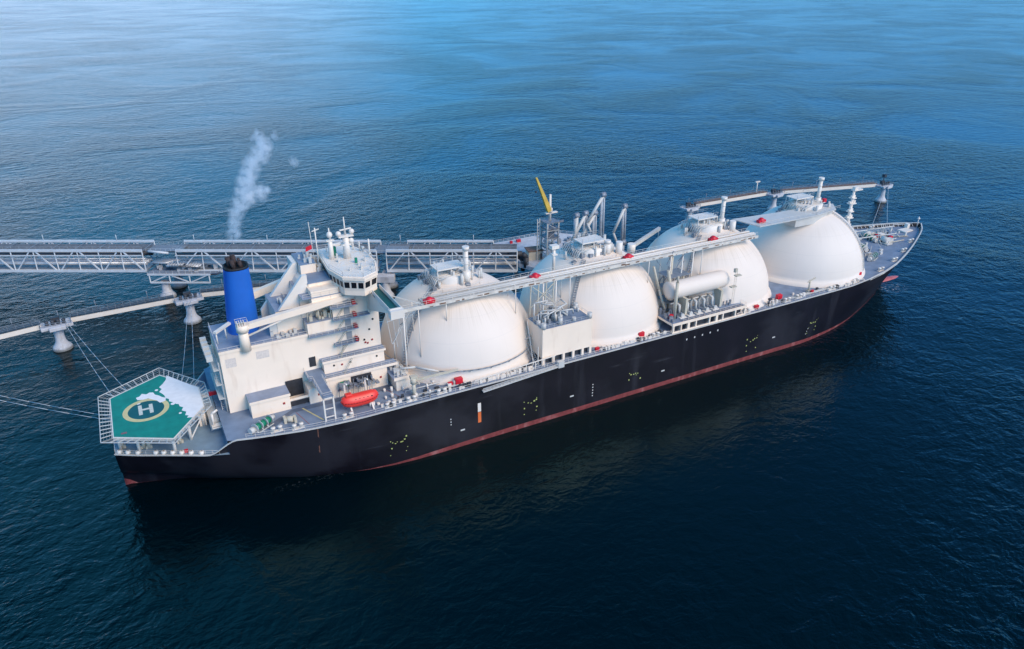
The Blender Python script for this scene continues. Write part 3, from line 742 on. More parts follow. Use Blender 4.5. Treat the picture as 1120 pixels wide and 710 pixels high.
# wheelhouse: many-sided, windows leaning out
oct_ = [(53.8, -2.5), (55.4, -9.6), (59.8, -12.6), (63.9, -10.2), (66.0, -3), (66.0, 6), (63.6, 12.4), (54.8, 12.6)]
ctr = Vector((60.5, 0, 0))
def scaled(k): return [((x-60.5)*k+60.5, y*k) for x, y in oct_]
wh = MB(); lo, hi = scaled(.93), scaled(.98); n = len(oct_)
wh.prism(lo, 42.0, 43.2)
wh.add([(x, y, 43.2) for x, y in lo]+[(x, y, 46.1) for x, y in hi], [(i, (i+1) % n, n+(i+1) % n, n+i) for i in range(n)]+[tuple(range(n, 2*n))])
wh.prism(scaled(1.0), 46.1, 46.75)
wheel = wh.build('wheelhouse', M['cream'], house)
wr = MB(); wr.prism(scaled(.94), 46.75, 46.9); wr.build('wheelhouse_roof', M['white'], wheel)
wn = MB()
for i in range(n):
    a0, a1 = Vector((*lo[i], 0)), Vector((*lo[(i+1) % n], 0)); b0, b1 = Vector((*hi[i], 0)), Vector((*hi[(i+1) % n], 0))
    Lg = (a1-a0).length; cnt = max(1, int(Lg/1.55))
    nrm = Vector(((a1-a0).y, -(a1-a0).x, 0)).normalized()
    if nrm.dot((a0+a1)/2-ctr) < 0: nrm = -nrm
    for k in range(cnt):
        u0, u1 = (k+.14)/cnt, (k+.86)/cnt; t0, t1 = .26, .80
        def P(u, t):
            lowp = a0.lerp(a1, u); hip = b0.lerp(b1, u); p = lowp.lerp(hip, t); p.z = 43.2+2.9*t; return p+nrm*.05
        wn.add([P(u0, t0), P(u1, t0), P(u1, t1), P(u0, t1)], [(0, 1, 2, 3)])
wn.build('window', M['glass'], wheel)
wrr = MB(); wrr.rail([(x, y, 46.9) for x, y in scaled(.93)], closed=True, step=1.9); wrr.build('guard_rail', M['white'], wheel)
wf = MB(); rr = random.Random(77)
for k in range(16):
    x, y = rr.uniform(56.5, 65), rr.uniform(-8, 10); s_ = rr.uniform(.2, .55); wf.box(x, x+s_, y, y+s_, 46.88, 46.9+rr.uniform(.3, 1.4))
for x, y in ((62.8, -9.2), (64.6, -6), (65.4, 0), (65.2, 5), (63.6, 9.4)): wf.tube((x, y, 46.9), (x, y, 47.9), .1, n=6); wf.box(x-.3, x+.3, y-.3, y+.3, 47.8, 48.3)
for k in range(4): wf.bar((56.2+k*.2, -6+k*3.6, 46.95), (64.4, -5+k*3.6, 46.95), .08)
wf.build('roof_fitting', M['lightgrey'], house)
# bridge wings
for s in (-1, 1):
    wg = MB()
    wg.prism([(61.9, s*10.2), (64.3, s*8.5), (64.3, s*24.3), (61.8, s*24.3), (61.6, s*12)] if s < 0 else [(61.9, 10.2), (61.6, 12), (61.8, 24.3), (64.3, 24.3), (64.3, 8.5)], 41.9, 42.15)
    wing = wg.build('bridge_wing', M['darkgreen'] if s < 0 else M['deck'], house)
    wb = MB()
    for p, q in (((61.7, s*11.5), (61.7, s*24.4)), ((64.4, s*9), (64.4, s*24.4)), ((61.7, s*24.4), (64.4, s*24.4))): wb.bar((*p, 42.5), (*q, 42.5), .14, 1.3)
    wb.build('wing_bulwark', M['white'], wing)
    wd = MB(); wd.box(61.4, 64.7, s*24.6-.9, s*24.6+.9, 41.0, 43.0); wd.build('wing_tip', M['white'], wing)
    wbr = MB(); yb_ = s*7 if s < 0 else 13
    for x in (61.7, 64.2):
        wbr.add([(x-.1, s*23.5, 41.8), (x+.1, s*23.5, 41.8), (x+.1, yb_, 41.8), (x-.1, yb_, 41.8), (x-.1, yb_, 36.0), (x+.1, yb_, 36.0)], [(0, 1, 2, 3), (3, 2, 5, 4), (0, 3, 4), (1, 5, 2), (0, 4, 5, 1)])
    wbr.build('wing_bracket', M['cream'], wing)
# masts and aerials on the wheelhouse roof
ms = MB()
ms.tube((60.3, 2.5, 46.8), (60.3, 2.5, 53), 1.0, .75, 12); ms.tube((60.3, 2.5, 53), (60.3, 2.5, 57.6), .28, .12, 8); ms.box(58.4, 62.2, 1.6, 3.4, 52.6, 52.9); ms.box(59.2, 61.4, 1.8, 3.2, 50.4, 50.7)
mast = ms.build('radar_mast', M['white'], house)
ra = MB()
for x, y, z in ((58.6, 2.5, 53.5), (62, 2.6, 53.6), (61.6, 2.2, 51.4)): ra.lathe([(.01, -.7), (.5, -.5), (.72, 0), (.5, .5), (.01, .7)], (x, y, z), 12)
ra.build('satellite_dome', M['white'], mast)
rb = MB(); rb.bar((58.9, 2.2, 54.4), (62.0, 3.0, 54.4), .3, .3); rb.bar((59.6, 1.2, 51.6), (61.2, 3.4, 51.6), .25); rb.build('radar_scanner', M['white'], mast)
m2 = MB(); m2.tube((56.6, 3.5, 46.8), (56.6, 3.5, 52), .7, .55, 10); m2.tube((56.6, 3.5, 52), (56.6, 3.5, 55.0), .16, n=6); m2.box(55.6, 57.6, 2.9, 4.1, 51.7, 51.95); m2.lathe([(.01, -.8), (.6, -.5), (.8, .1), (.5, .7), (.01, .9)], (56.6, 3.5, 53.2), 12); m2.build('signal_mast', M['white'], house)
m3 = MB(); m3.tube((53.2, 3.5, 46.6), (53.2, 3.5, 55.6), .16, n=6).bar((52.4, 3.5, 54.8), (54.2, 3.5, 55.2), .2); m3.tube((52.2, 3.2, 46.6), (51.8, 3.2, 57.4), .08, n=5); m3.tube((66, 2.2, 46.8), (66, 2.2, 51), .28, .2, 8); m3.tube((64.6, 6, 46.8), (64.6, 6, 49.4), .15, n=6); m3.tube((63.4, 7.5, 46.8), (63.4, 7.5, 49), .12, n=6); m3.tube((58, 7.5, 46.8), (57.8, 7.8, 51.5), .1, n=5); m3.build('aerial', M['white'], house)
fl = MB(); fl.add([(51.9, 3.2, 51.6), (50.4, 3.0, 51.2), (50.3, 3.2, 50.0), (51.9, 3.3, 50.4)], [(0, 1, 2, 3)]); fl.build('red_flag', M['red'], house)
# clutter on top of the house
ct = MB(); rr = random.Random(3)
for k in range(34):
    x, y = rr.uniform(49, 55.5), rr.uniform(3, 11); z = 46.7 if x < 52.3 and y > 3.5 else 44.3
    if x > 54.3: continue
    s_ = rr.uniform(.25, .8); ct.box(x, x+s_, y, y+s_, z, z+rr.uniform(.3, 1.5))
for k in range(10):
    x, y = rr.uniform(41, 45), rr.uniform(-2.5, 7); ct.tube((x, y, 38.5), (x, y, 38.6+rr.uniform(.5, 1.8)), rr.uniform(.2, .5), n=8)
for k in range(14):
    x, y = rr.uniform(38, 44), rr.uniform(-6.6, -3.8); s_ = rr.uniform(.2, .8); ct.box(x, x+s_, y, y+s_, casing_top+.1, casing_top+rr.uniform(.4, 1.3))
for k in range(12):
    x, y = rr.uniform(34, 40), rr.uniform(3, 9); s_ = rr.uniform(.4, 1.1); ct.box(x, x+s_, y, y+s_, casing_top+.1, casing_top+rr.uniform(.5, 2))
ct.build('roof_fitting', M['lightgrey'], house)
gl = MB(); gl.box(60.9, 61.5, -2.2, -1.6, 46.9, 48.2); gl.box(57.4, 58.4, 5.4, 6.2, 46.9, 49.2); gl.build('green_locker', M['winch'], house)
# aft face: ladders, platforms and vents
af = MB()
for z in (20.5, 24.3, 28.2): af.box(23.8, 25.58, -6.4, 8, z-.15, z); af.rail([(23.9, -6.3, z), (23.9, 8, z)], step=1.6)
for z, y in ((16.7, -5), (20.5, -2), (24.3, -5), (28.2, -2)): af.ladder((24.6, y, z), (24.6, y+2.4, z+3.9), .8, (1, 0, 0), .4, .09)
for k in range(6): af.tube((25.2, -6+k*2.1, 14), (25.2, -6+k*2.1, 30), .22, n=6)
for k in range(5): af.box(22.8, 24.2, -6+k*2.6, -5+k*2.6, casing_top-2-k*.3, casing_top-.6)
af.build('aft_stair', M['lightgrey'], house)
aw = MB(); aw.bar((25.9, -2.2, 35.8), (30.5, 2.5, 35.8), .9, .5); aw.tube((26.2, -1.8, 32.6), (26.2, -1.8, 35.8), .2, n=6); aw.tube((28.5, .4, 32.6), (28.5, .4, 35.8), .2, n=6); aw.build('awning_frame', M['white'], house)

# ------------------------------------------------------------------ provision cranes on the casing
def provision_crane(base, tip, zb, zt):
    x, y = base
    c = MB(); c.tube((x, y, zb), (x, y, zt-.2), 1.25, 1.05, 16); c.tube((x, y, zt-.8), (x, y, zt+1.0), 1.4, 1.4, 16)
    o = c.build('crane_pedestal', M['cream'], ship)
    j = MB(); p = Vector((x+.6, y, zt+.3)); q = Vector(tip); a, b_ = frame(q-p)
    vs = []
    for c_, w_, h_ in ((p, 1.1, 1.3), (p.lerp(q, .6), 1.0, 1.6), (q, .7, .8)):
        for sx, sz in ((-1, -1), (1, -1), (1, 1), (-1, 1)): vs.append(c_+a*sx*w_*.6+b_*sz*h_*.5)
    fs = [(0, 1, 2, 3), (11, 10, 9, 8)]
    for k in (0, 4): fs += [(k+i, k+(i+1) % 4, k+4+(i+1) % 4, k+4+i) for i in range(4)]
    j.add(vs, fs); j.build('crane_jib', M['cream'], o)
    r_ = MB(); m_ = p.lerp(q, .42); r_.tube((x+.9, y, zt-2.2), (m_.x, m_.y, m_.z-.5), .26, n=8); r_.build('luffing_ram', M['white'], o)
    h = MB()
    for k in range(4): h.box(x-1.1+.5*k, x-.9+.5*k, y-1, y+1, zt+.9, zt+1.7)
    h.rail([(x-1.3, y-1.3, zt+.9), (x+1.3, y-1.3, zt+.9), (x+1.3, y+1.3, zt+.9), (x-1.3, y+1.3, zt+.9)], closed=True, step=1.2); h.build('crane_top_rail', M['white'], o)
provision_crane((31.6, SY-.3), (60.0, -6.8, 40.9), 32.3, 38.0)
# port crane: its boom stretches out aft, above the water
bj = MB(); bj.tube((46.6, 15, DZ), (46.6, 15, 35.6), 1.1, n=14)
pcr = bj.build('crane_pedestal', M['cream'], ship)
bj = MB(); bj.bar((45.6, 15, 38.4), (34.6, 15, 35.6), 1.5, 1.8); bj.tube((46.4, 14, 37.3), (46.4, 16, 37.3), 1.5, n=14); bj.build('crane_jib', M['cream'], pcr)
bj = MB()
for k in range(7): bj.box(45.2+rr.uniform(-1, 2), 46.2+rr.uniform(-1, 2), 13.4, 14.2, 36+rr.uniform(0, 2), 37.5+rr.uniform(0, 1.4))
bj.build('crane_winch', M['steel'], pcr)

# ------------------------------------------------------------------ helideck
HZ = 19.0
HEX = [(.58, -9.3), (12.5, -16.15), (20.4, -4.9), (20.4, 4.9), (12.4, 16.1), (.58, 9.3)]
def hexscale(k): return [((x-10.4)*k+10.4, y*k) for x, y in HEX]
hd = MB(); hd.prism(HEX, HZ-.7, HZ-.01); heli = hd.build('helideck', M['white'], ship)
hp = MB(); hp.prism(hexscale(.975), HZ-.05, HZ+.012); hp.build('helideck_paint', M['green'], heli)
white = [(13.9, 15.0), (13.54, 12.6), (12.6, 10.7), (11.69, 9.46), (12.2, 8.2), (11.5, 6.95), (12.1, 5.8), (12.53, 4.39), (12.6, 3.2), (13.3, 2.35), (13.2, 1.2), (14.0, .3), (14.58, -.85), (15.1, -1.2), (15.2, -2.4), (15.9, -3.2), (15.4, -4.53), (16.3, -5.6), (15.9, -7.1), (16.6, -7.6), (16.1, -8.44), (17.4, -8.9), (20.15, -4.85), (20.15, 4.8)]
vz = HZ+.018
def sheet(mb, poly, z): n = len(poly); mb.add([(x, y, z) for x, y in poly], [tuple(range(n))])
hw = MB(); sheet(hw, white, vz)
streak = [(6.3, 6.6), (7.1, 6.9), (7.7, 8.0), (8.6, 7.2), (9.4, 7.8), (10.2, 7.4), (10.5, 6.1), (11.3, 5.2), (11.9, 4.1), (12.7, 3.3), (12.5, 1.9), (11.2, 1.5), (10.6, 3.1), (9.6, 4.1), (8.9, 5.0), (7.7, 4.9), (6.5, 5.3)]
sheet(hw, streak, HZ+.032)
for cx, cy, r_ in ((13.9, -.4, .5), (6.6, 3.7, .55), (11.0, 8.2, .4), (15.0, -5.6, .35)): sheet(hw, [(cx+r_*math.cos(k), cy+r_*1.2*math.sin(k*1.0)) for k in [2*math.pi*i/9 for i in range(9)]], HZ+.024)
hw.build('worn_white_paint', mat('pale_lilac_white', (.86, .80, .76), .6, var=.05, scale=.8), heli)
cx, cy = 8.05, -.3
def ring(mb, r0, r1, z, n=56):
    vs = []
    for k in range(n):
        t = 2*math.pi*k/n; vs += [(cx+r0*math.cos(t), cy+r0*1.04*math.sin(t), z), (cx+r1*math.cos(t), cy+r1*1.04*math.sin(t), z)]
    mb.add(vs, [(2*k, 2*k+1, (2*k+3) % (2*n), (2*k+2) % (2*n)) for k in range(n)])
g_ = MB(); ring(g_, 3.95, 5.05, HZ+.026); g_.build('landing_circle', M['gold'], heli)
g_ = MB(); sheet(g_, [(cx+3.93*math.cos(2*math.pi*k/40), cy+3.93*1.04*math.sin(2*math.pi*k/40)) for k in range(40)], HZ+.02); g_.build('landing_circle_fill', M['darkgreen'], heli)
g_ = MB(); hm = Matrix.Rotation(R(1.5), 3, 'Z')
for x0, x1, y0, y1 in ((6.42, 7.24, -2.25, 2.4), (8.75, 9.57, -2.3, 2.0), (7.24, 8.75, -.35, .42)): sheet(g_, [(x0, y0), (x1, y0), (x1, y1), (x0, y1)], HZ+.03)
g_.build('letter_h', mat('worn_cream_letter', (.62, .60, .50), .6, var=.15, scale=2), heli)
g_ = MB(); sheet(g_, [(2.3, -8.9), (3.5, -8.9), (3.5, -8.2), (2.3, -8.2)], HZ+.026); g_.build('red_deck_mark', mat('faded_red', (.22, .10, .10), .6, var=.2), heli)
nt_ = MB(); inn = hexscale(1.0); out = [(-1.75, -10.75), (12.6, -18.6), (21.9, -6.0), (21.9, 6.0), (12.6, 19.4), (-1.75, 10.75)]
nh = 6
for i in range(nh):
    a, b_ = Vector((*inn[i], HZ-.15)), Vector((*inn[(i+1) % nh], HZ-.15)); c_, d_ = Vector((*out[i], HZ+.35)), Vector((*out[(i+1) % nh], HZ+.35))
    L_ = (b_-a).length; k = max(3, round(L_/1.5))
    nt_.bar(c_, d_, .16); nt_.bar(a.lerp(c_, .08), b_.lerp(d_, .08), .1)
    for j in range(k+1): nt_.bar(a.lerp(b_, j/k), c_.lerp(d_, j/k), .15)
    for j in (1, 2, 3): nt_.bar(a.lerp(c_, j/4), b_.lerp(d_, j/4), .03)
nt_.build('safety_net_frame', M['lightgrey'], heli)
hl = MB()
for x, y in ((1.2, -5.2), (5.0, -8.3), (12.2, -12.4), (16, -8.3), (1.2, 5.2), (5, 8.3), (12.2, 12.4), (16, 8.3), (19.5, -3.6), (19.5, 3.6)):
    hl.tube((x, y, 12.9), (x, y, HZ-.7), .38, n=10)
hl.bar((12.2, -12.4, 16.2), (14.2, -12.8, HZ-.7), .3); hl.bar((12.2, -12.4, 16.2), (10.2, -11.8, HZ-.7), .3); hl.bar((5, -8.3, 16.2), (7, -9.5, HZ-.7), .3); hl.bar((5, -8.3, 16.2), (3, -7.4, HZ-.7), .3)
hl.bar((16, -8.3, 13), (19, -8.8, HZ-.7), .3)
for p, q in zip(hexscale(.9), hexscale(.9)[1:]+hexscale(.9)[:1]): hl.bar((*p, HZ-1.0), (*q, HZ-1.0), .5, .6)
hl.build('helideck_leg', M['white'], heli)
# aft mooring deck gear under and beside the helideck
mr = MB()
for x in (.9, 2.6, 4.6, 8.2, 9.8, 11.6, 13.4, 15.3, 17.4):
    y = -(bD(x)-.75)
    mr.lathe([(.32, 0), (.55, .12), (.62, .45), (.5, .8), (.28, .9)], (x, y, 12.9), 10)
mr.build('fairlead', M['white'], ship)
rd = MB(); rd.box(14.0, 14.8, -13.6, -12.9, 12.9, 13.6); rd.build('red_box', M['red'], ship)
yv = MB()
for x, y in ((1.6, -4.5), (6.0, -6.8), (7.0, -7.4), (13.6, -8.6)): yv.tube((x, y, 12.9), (x, y, 15.3), .42, n=10); yv.box(x-.7, x+.7, y-.3, y+.3, 12.9, 13.6)
yv.build('mooring_winch', M['beige'], ship)
cb = MB(); cb.box(18.6, 20.2, -3.6, -1.8, 12.9, 17.8); cb.box(19, 22.4, -1.2, -.2, 12.9, 14.2); cb.box(18.2, 20.6, 2, 4.4, 12.9, 15.0); cb.build('deck_cabinet', M['cream'], ship)
dk = MB(); dk.box(20.7, 22.9, -6.8, 9, 12.91, 15.6); dk.build('aft_house', M['lightgrey'], ship)
wb_ = MB(); wb_.box(20.9, 23.4, -9.8, -8.0, 15.0, 15.35); wb_.path([(21.4, -8.4, 15.3), (21.4, -8.4, 18.4), (22.8, -8.0, 18.9)], .28, 8); wb_.bar((21, -9.7, 15.2), (25, -9.7, 15.2), .3); wb_.build('step_platform', M['white'], ship)
sgn = MB(); sgn.box(22.2, 24.4, 1.8, 2.4, 17.5, 18.5); sgn.build('red_box', M['red'], ship)
sgn = MB(); sgn.box(20.6, 22.1, 1.6, 2.6, 17.5, 18.3); sgn.build('deck_cabinet', M['white'], ship)

# ------------------------------------------------------------------ starboard deck machinery
def winch(x, y, z, rot=0, L=4.4):
    m_ = Matrix.Rotation(rot, 3, 'Z')
    def T(p): return m_ @ Vector(p)+Vector((x, y, z))
    o = MB()
    for k in range(3): o.tube(T((-L/2+k*1.5, 0, 1.0)), T((-L/2+k*1.5+1.1, 0, 1.0)), .85, n=14)
    wo = o.build('mooring_winch', M['winch'], ship)
    f = MB()
    for k in range(4): f.tube(T((-L/2+k*1.5-.22, 0, 1.0)), T((-L/2+k*1.5-.1, 0, 1.0)), 1.15, n=14)
    f.tube(T((L/2, 0, 1)), T((L/2+1.2, 0, 1)), .55, n=12)
    for k in range(3): f.bar(T((-L/2+k*1.5-.16, -.9, 0)), T((-L/2+k*1.5-.16, 0, 1)), .3); f.bar(T((-L/2+k*1.5-.16, .9, 0)), T((-L/2+k*1.5-.16, 0, 1)), .3)
    f.bar(T((-L/2, -1.1, .1)), T((L/2, -1.1, .1)), .2); f.build('winch_frame', M['lightgrey'], wo)
    d = MB(); d.tube(T((-L/2-1.6, .2, .8)), T((-L/2-.4, .2, .8)), .75, n=12); d.box(*[v for v in (x-.6, x+.6, y+.8, y+1.6, z, z+1.0)]); d.build('winch_motor', M['lightgrey'], wo)
winch(31.4, -16.8, DZ, R(33))
q = MB(); q.tube((36.6, -17.2, DZ+.8), (38.2, -18.0, DZ+.8), .7, n=12); q.box(36, 36.6, -18, -16.6, DZ, DZ+1.5); q.box(38.2, 38.8, -18.8, -17.4, DZ, DZ+1.5); q.build('capstan', M['beige'], ship)
winch(247.6, -11.6, fore_z(248), R(20)); winch(252, -3, fore_z(252), R(70)); winch(250, 8, fore_z(250), R(-20)); winch(262, 1.5, fore_z(262), R(80))
bo = MB()
def bollard(x, y, z):
    for d in (-.8, .8): bo.lathe([(.42, 0), (.42, .95), (.55, 1.0), (.55, 1.25), (.01, 1.3)], (x+d, y, z), 10)
    bo.box(x-1.4, x+1.4, y-.5, y+.5, z, z+.12)
for x, d in ((33.8, 1.6), (38.4, 1.5), (50, 1.6), (60.5, 1.6), (66, 1.8), (74, 1.6), (141, 1.5), (176, 1.3), (187, 2.2), (193.5, 1.5), (199, 1.8), (214, 1.3), (226, 1.6)): bollard(x, -(bD(x)-d), DZ)
for x, d in ((241, 2), (252, 2), (262, 2), (272, 2)): bollard(x, -(bD(x)-d), fore_z(x)); bollard(x, bD(x)-d, fore_z(x))
bo.build('bollard', M['white'], ship)
# lockers, vents and odd fittings spread over the side deck
fx_ = MB(); fd = MB(); rr = random.Random(21)
for k in range(70):
    x = rr.choice([rr.uniform(60, 80), rr.uniform(80, 101), rr.uniform(122, 145), rr.uniform(186, 232)]); y = -rr.uniform(19.5, 22.9)
    if min((x-t)**2+y*y for t in TX) < 23.2**2: y = -rr.uniform(22.6, 23.2)
    s_ = rr.uniform(.25, .8); h_ = rr.uniform(.4, 1.3)
    (fx_ if rr.random() < .6 else fd).box(x, x+s_*1.4, y, y+s_, DZ, DZ+h_)
for k in range(26):
    x = rr.uniform(56, 80); y = -rr.uniform(14, 22); fx_.tube((x, y, DZ), (x, y, DZ+rr.uniform(.5, 1.6)), rr.uniform(.12, .4), n=8)
for k in range(30):
    x = rr.choice([rr.uniform(84, 101), rr.uniform(122, 146)]); y = -rr.uniform(21.9, 23.2); s_ = rr.uniform(.2, .6); fx_.box(x, x+s_*rr.uniform(1, 3), y, y+s_, DZ, DZ+rr.uniform(.3, 1.1))
fx_.build('deck_fitting', M['white'], ship); fd.build('deck_fitting', M['darksteel'], ship)
pz = MB()
for x0, x1, y, z, r in ((62, 101, -21.4, .5, .16), (62, 101, -20.9, .5, .12), (120, 146, -22.3, .4, .16), (186, 230, -22.0, .45, .18), (186, 228, -21.4, .45, .12), (66, 82, -18.2, .6, .2)):
    pz.tube((x0, y, DZ+z), (x1, y, DZ+z), r, n=6)
    xx = x0
    while xx < x1: pz.bar((xx, y, DZ), (xx, y, DZ+z), .16); xx += 3
for k in range(8):
    x = 83+k*2.6; pz.path([(x, -22.4, DZ), (x, -22.4, DZ+.9), (x+1.2, -21.6, DZ+.9), (x+1.2, -21.6, DZ)], .1, 5)
pz.build('deck_pipe', M['lightgrey'], ship)
# painted lines on deck, and a darker band along the house foot
pr = MB(); pr.bar((41.4, -13, DZ+.02), (44.6, -20.5, DZ+.02), .35, .03); pr.build('deck_line', M['gold'], ship)
pr = MB(); pr.bar((39.6, -14.2, DZ+.02), (41.2, -21, DZ+.02), .14, .02); pr.bar((62, -14, DZ+.02), (64.5, -20, DZ+.02), .14, .02); pr.build('deck_line', mat('faded_red_line', (.3, .1, .1), .7, var=.2), ship)
dp = MB(); dp.add([(39, -12.4, DZ+.012), (66, -12.4, DZ+.012), (69, -14.8, DZ+.012), (62, -14.4, DZ+.012), (39, -14.0, DZ+.012), (33, -18.6, DZ+.012), (31, -17.5, DZ+.012)], [tuple(range(7))]); dp.build('dark_deck_band', M['deckdark'], ship)
# red hose boxes with stands along the side deck
for x, y, z, s_ in ((79.5, -20.6, DZ, 1.0), (136.6, -21.3, DZ, .95), (192, -20.4, DZ, .95), (230.0, -19.6, fore_z(230), 1.0), (77.2, -20.6, DZ, .6), (180.3, -22.5, DZ, .7), (205.5, -21.8, DZ, .5), (120.8, -22.4, DZ, .6)):
    q = MB(); q.box(x-s_, x+s_, y-.6*s_, y+.6*s_, z+.5, z+.5+1.5*s_); q.box(x-s_*.8, x-s_*.6, y-.2, y+.2, z, z+.5); q.box(x+s_*.6, x+s_*.8, y-.2, y+.2, z, z+.5); q.box(x-s_*.4, x+s_*.4, y-.62*s_-.05, y-.6*s_, z+.8, z+.8+.9*s_)
    q.build('hose_box', M['red'], ship, .12)
# deck cranes / davits
dv = MB(); dv.tube((67.4, -20.6, DZ), (67.4, -20.6, DZ+4), .55, .45, 12); dv.tube((67.4, -20.6, DZ+3.8), (67.4, -20.6, DZ+5.2), .8, .7, 12); dv.bar((67.2, -20.6, DZ+4.6), (79.5, -20.4, DZ+4.3), .45, .5); dv.tube((67.4, -20.6, DZ+3), (71, -20.5, DZ+4.4), .15, n=6); dv.box(66.6, 68.4, -21.2, -20, DZ+5.2, DZ+5.9); dv.build('deck_crane', M['beige'], ship)
fd2 = MB(); fd2.tube((205.2, -20.6, DZ), (205.2, -20.6, DZ+4.4), .35, .28, 10); fd2.bar((203.8, -20.9, DZ+4.0), (208, -20.2, DZ+4.5), .3); fd2.box(204.6, 205.8, -21.2, -20, DZ, DZ+.9); fd2.build('davit', M['beige'], ship)
fd2 = MB(); fd2.tube((185.4, -22.6, DZ), (185.4, -22.6, DZ+2.6), .25, n=8); fd2.box(185, 186, -23, -22.3, DZ+2.3, DZ+2.8); fd2.build('davit', M['darksteel'], ship)
# accommodation ladder stowed along the side
al = MB(); al.bar((84.3, -24.7, 15.4), (107.4, -24.7, 16.9), 1.0, .18)
for k in range(24):
    t = k/23; al.bar((84.3+23.1*t, -25.15, 15.4+1.5*t), (84.3+23.1*t, -25.15, 16.3+1.5*t), .08)
al.bar((84.3, -25.15, 16.3), (107.4, -25.15, 17.8), .1); al.bar((84.3, -25.15, 15.35), (107.4, -25.15, 16.85), .16, .3); al.box(106.6, 108.4, -25.3, -24.2, 16.4, 18.2); al.build('accommodation_ladder', M['lightgrey'], ship)
al = MB(); al.bar((83, -23.0, 18.0), (107, -23.0, 19.2), .22)
for k in range(9): al.bar((84+2.8*k, -23.0, DZ), (84+2.8*k, -23.0, 18.05+.14*k), .16)
al.build('ladder_davit', M['white'], ship)

# lifeboat davit frame (part of the ship); the boat is a thing of its own
dvt = MB()
for x in (51.4, 56.6):
    dvt.bar((x, -16.6, DZ), (x, -17.6, 19.2), .4); dvt.bar((x, -21.6, DZ), (x, -20.0, 17.9), .35); dvt.bar((x, -15.6, DZ), (x, -15.8, 22.2), .4); dvt.bar((x, -15.8, 22.2), (x, -18.3, 23.2), .35)
    dvt.bar((x, -16.4, 18.4), (x, -20, 18.4), .3)
for k in range(4): dvt.box(58.4+k*1.5, 59.2+k*1.5, -21.8, -21.2, DZ, DZ+.7+.3*(k % 3))
dvt.build('boat_davit', M['white'], ship)
lifeboat = thing('lifeboat', (53.9, -19.6, 17.6), 'bright red covered lifeboat hanging in davits below the cream house', 'lifeboat')
lb = MB(); nx, na = 18, 20; vs = []
for i in range(nx+1):
    u = -1+2*i/nx; wv = (1-abs(u)**3.2)**.5 if abs(u) < 1 else 0; wv = max(wv, .02)
    for k in range(na):
        t = 2*math.pi*k/na; ct_, st_ = math.cos(t), math.sin(t)
        y = 1.65*wv*math.copysign(abs(ct_)**.8, ct_); z = (1.7 if st_ > 0 else 1.65)*wv**.8*st_
        if st_ > 0: y *= (1-.25*st_)
        vs.append((53.9+4.7*u, -19.6+y, 19.2+z+.35*u*u))
lb.add(vs, [(i*na+k, i*na+(k+1) % na, (i+1)*na+(k+1) % na, (i+1)*na+k) for i in range(nx) for k in range(na)]+[tuple(range(na)), tuple(range(nx*na, nx*na+na))], True)
lb.build('boat_hull', M['orange'], lifeboat)
cn = MB(); cn.box(50.4, 52.1, -20.3, -18.9, 20.2, 21.4); cn.build('conning_cupola', M['orange'], lifeboat, .25)
fn = MB()
pts = [(53.9+4.72*u, -19.6-1.68*max(.02, (1-abs(u)**3.2)**.5), 19.2+.35*u*u) for u in [-.96+1.92*k/14 for k in range(15)]]
fn.path(pts, .12, 6); fn.build('rubbing_strake', mat('dark_red_strake', (.45, .02, .02), .5, var=.1), lifeboat)
wn_ = MB()
for k in range(5): wn_.box(52.4+k*1.0, 52.8+k*1.0, -20.9, -20.76, 19.85, 20.1)
wn_.build('window', M['glass'], lifeboat)
hk = MB()
for x in (51.4, 56.6): hk.tube((x, -19.6, 20.2), (x, -18.6, 23.1), .07, n=6)
hk.build('fall_wire', M['steel'], lifeboat)

# forward of the house: small machinery on the raised platform and pale pipe up to tank one
mm = MB(); rr = random.Random(5)
for k in range(24):
    x, y = rr.uniform(64.4, 67.2), rr.uniform(-16.5, -10); s_ = rr.uniform(.3, .9); mm.box(x, x+s_, y, y+s_, 20.4, 20.4+rr.uniform(.4, 1.6))
mm.path([(66, -14, 21.5), (70, -15.5, 21.7), (75, -18.5, 20.6)], .3, 7)
mm.build('platform_machinery', M['lightgrey'], ship)
hs = MB(); hs.box(64.4, 68.2, -16.2, -10, DZ, 20.2); hs.build('pump_house', M['cream'], ship)
tb = MB()
for k in range(4): tb.bar((65+k*1.4, -9.5-k*.9, 37), (66+k*1.2, -10.5-k*.6, 27-k), .14)
tb.bar((64.8, -10, 41), (74, -13, 37.2), .22); tb.bar((64.5, -12, 34), (72, -13.6, 36.6), .18); tb.bar((65.5, -12.5, 28), (70, -13.4, 36), .16)
tb.path([(67.6, -7, 20.5), (67.3, -8, 26), (69, -9, 31), (73, -10, 34.5)], .16, 6)
tb.build('bracing', M['lightgrey'], ship)

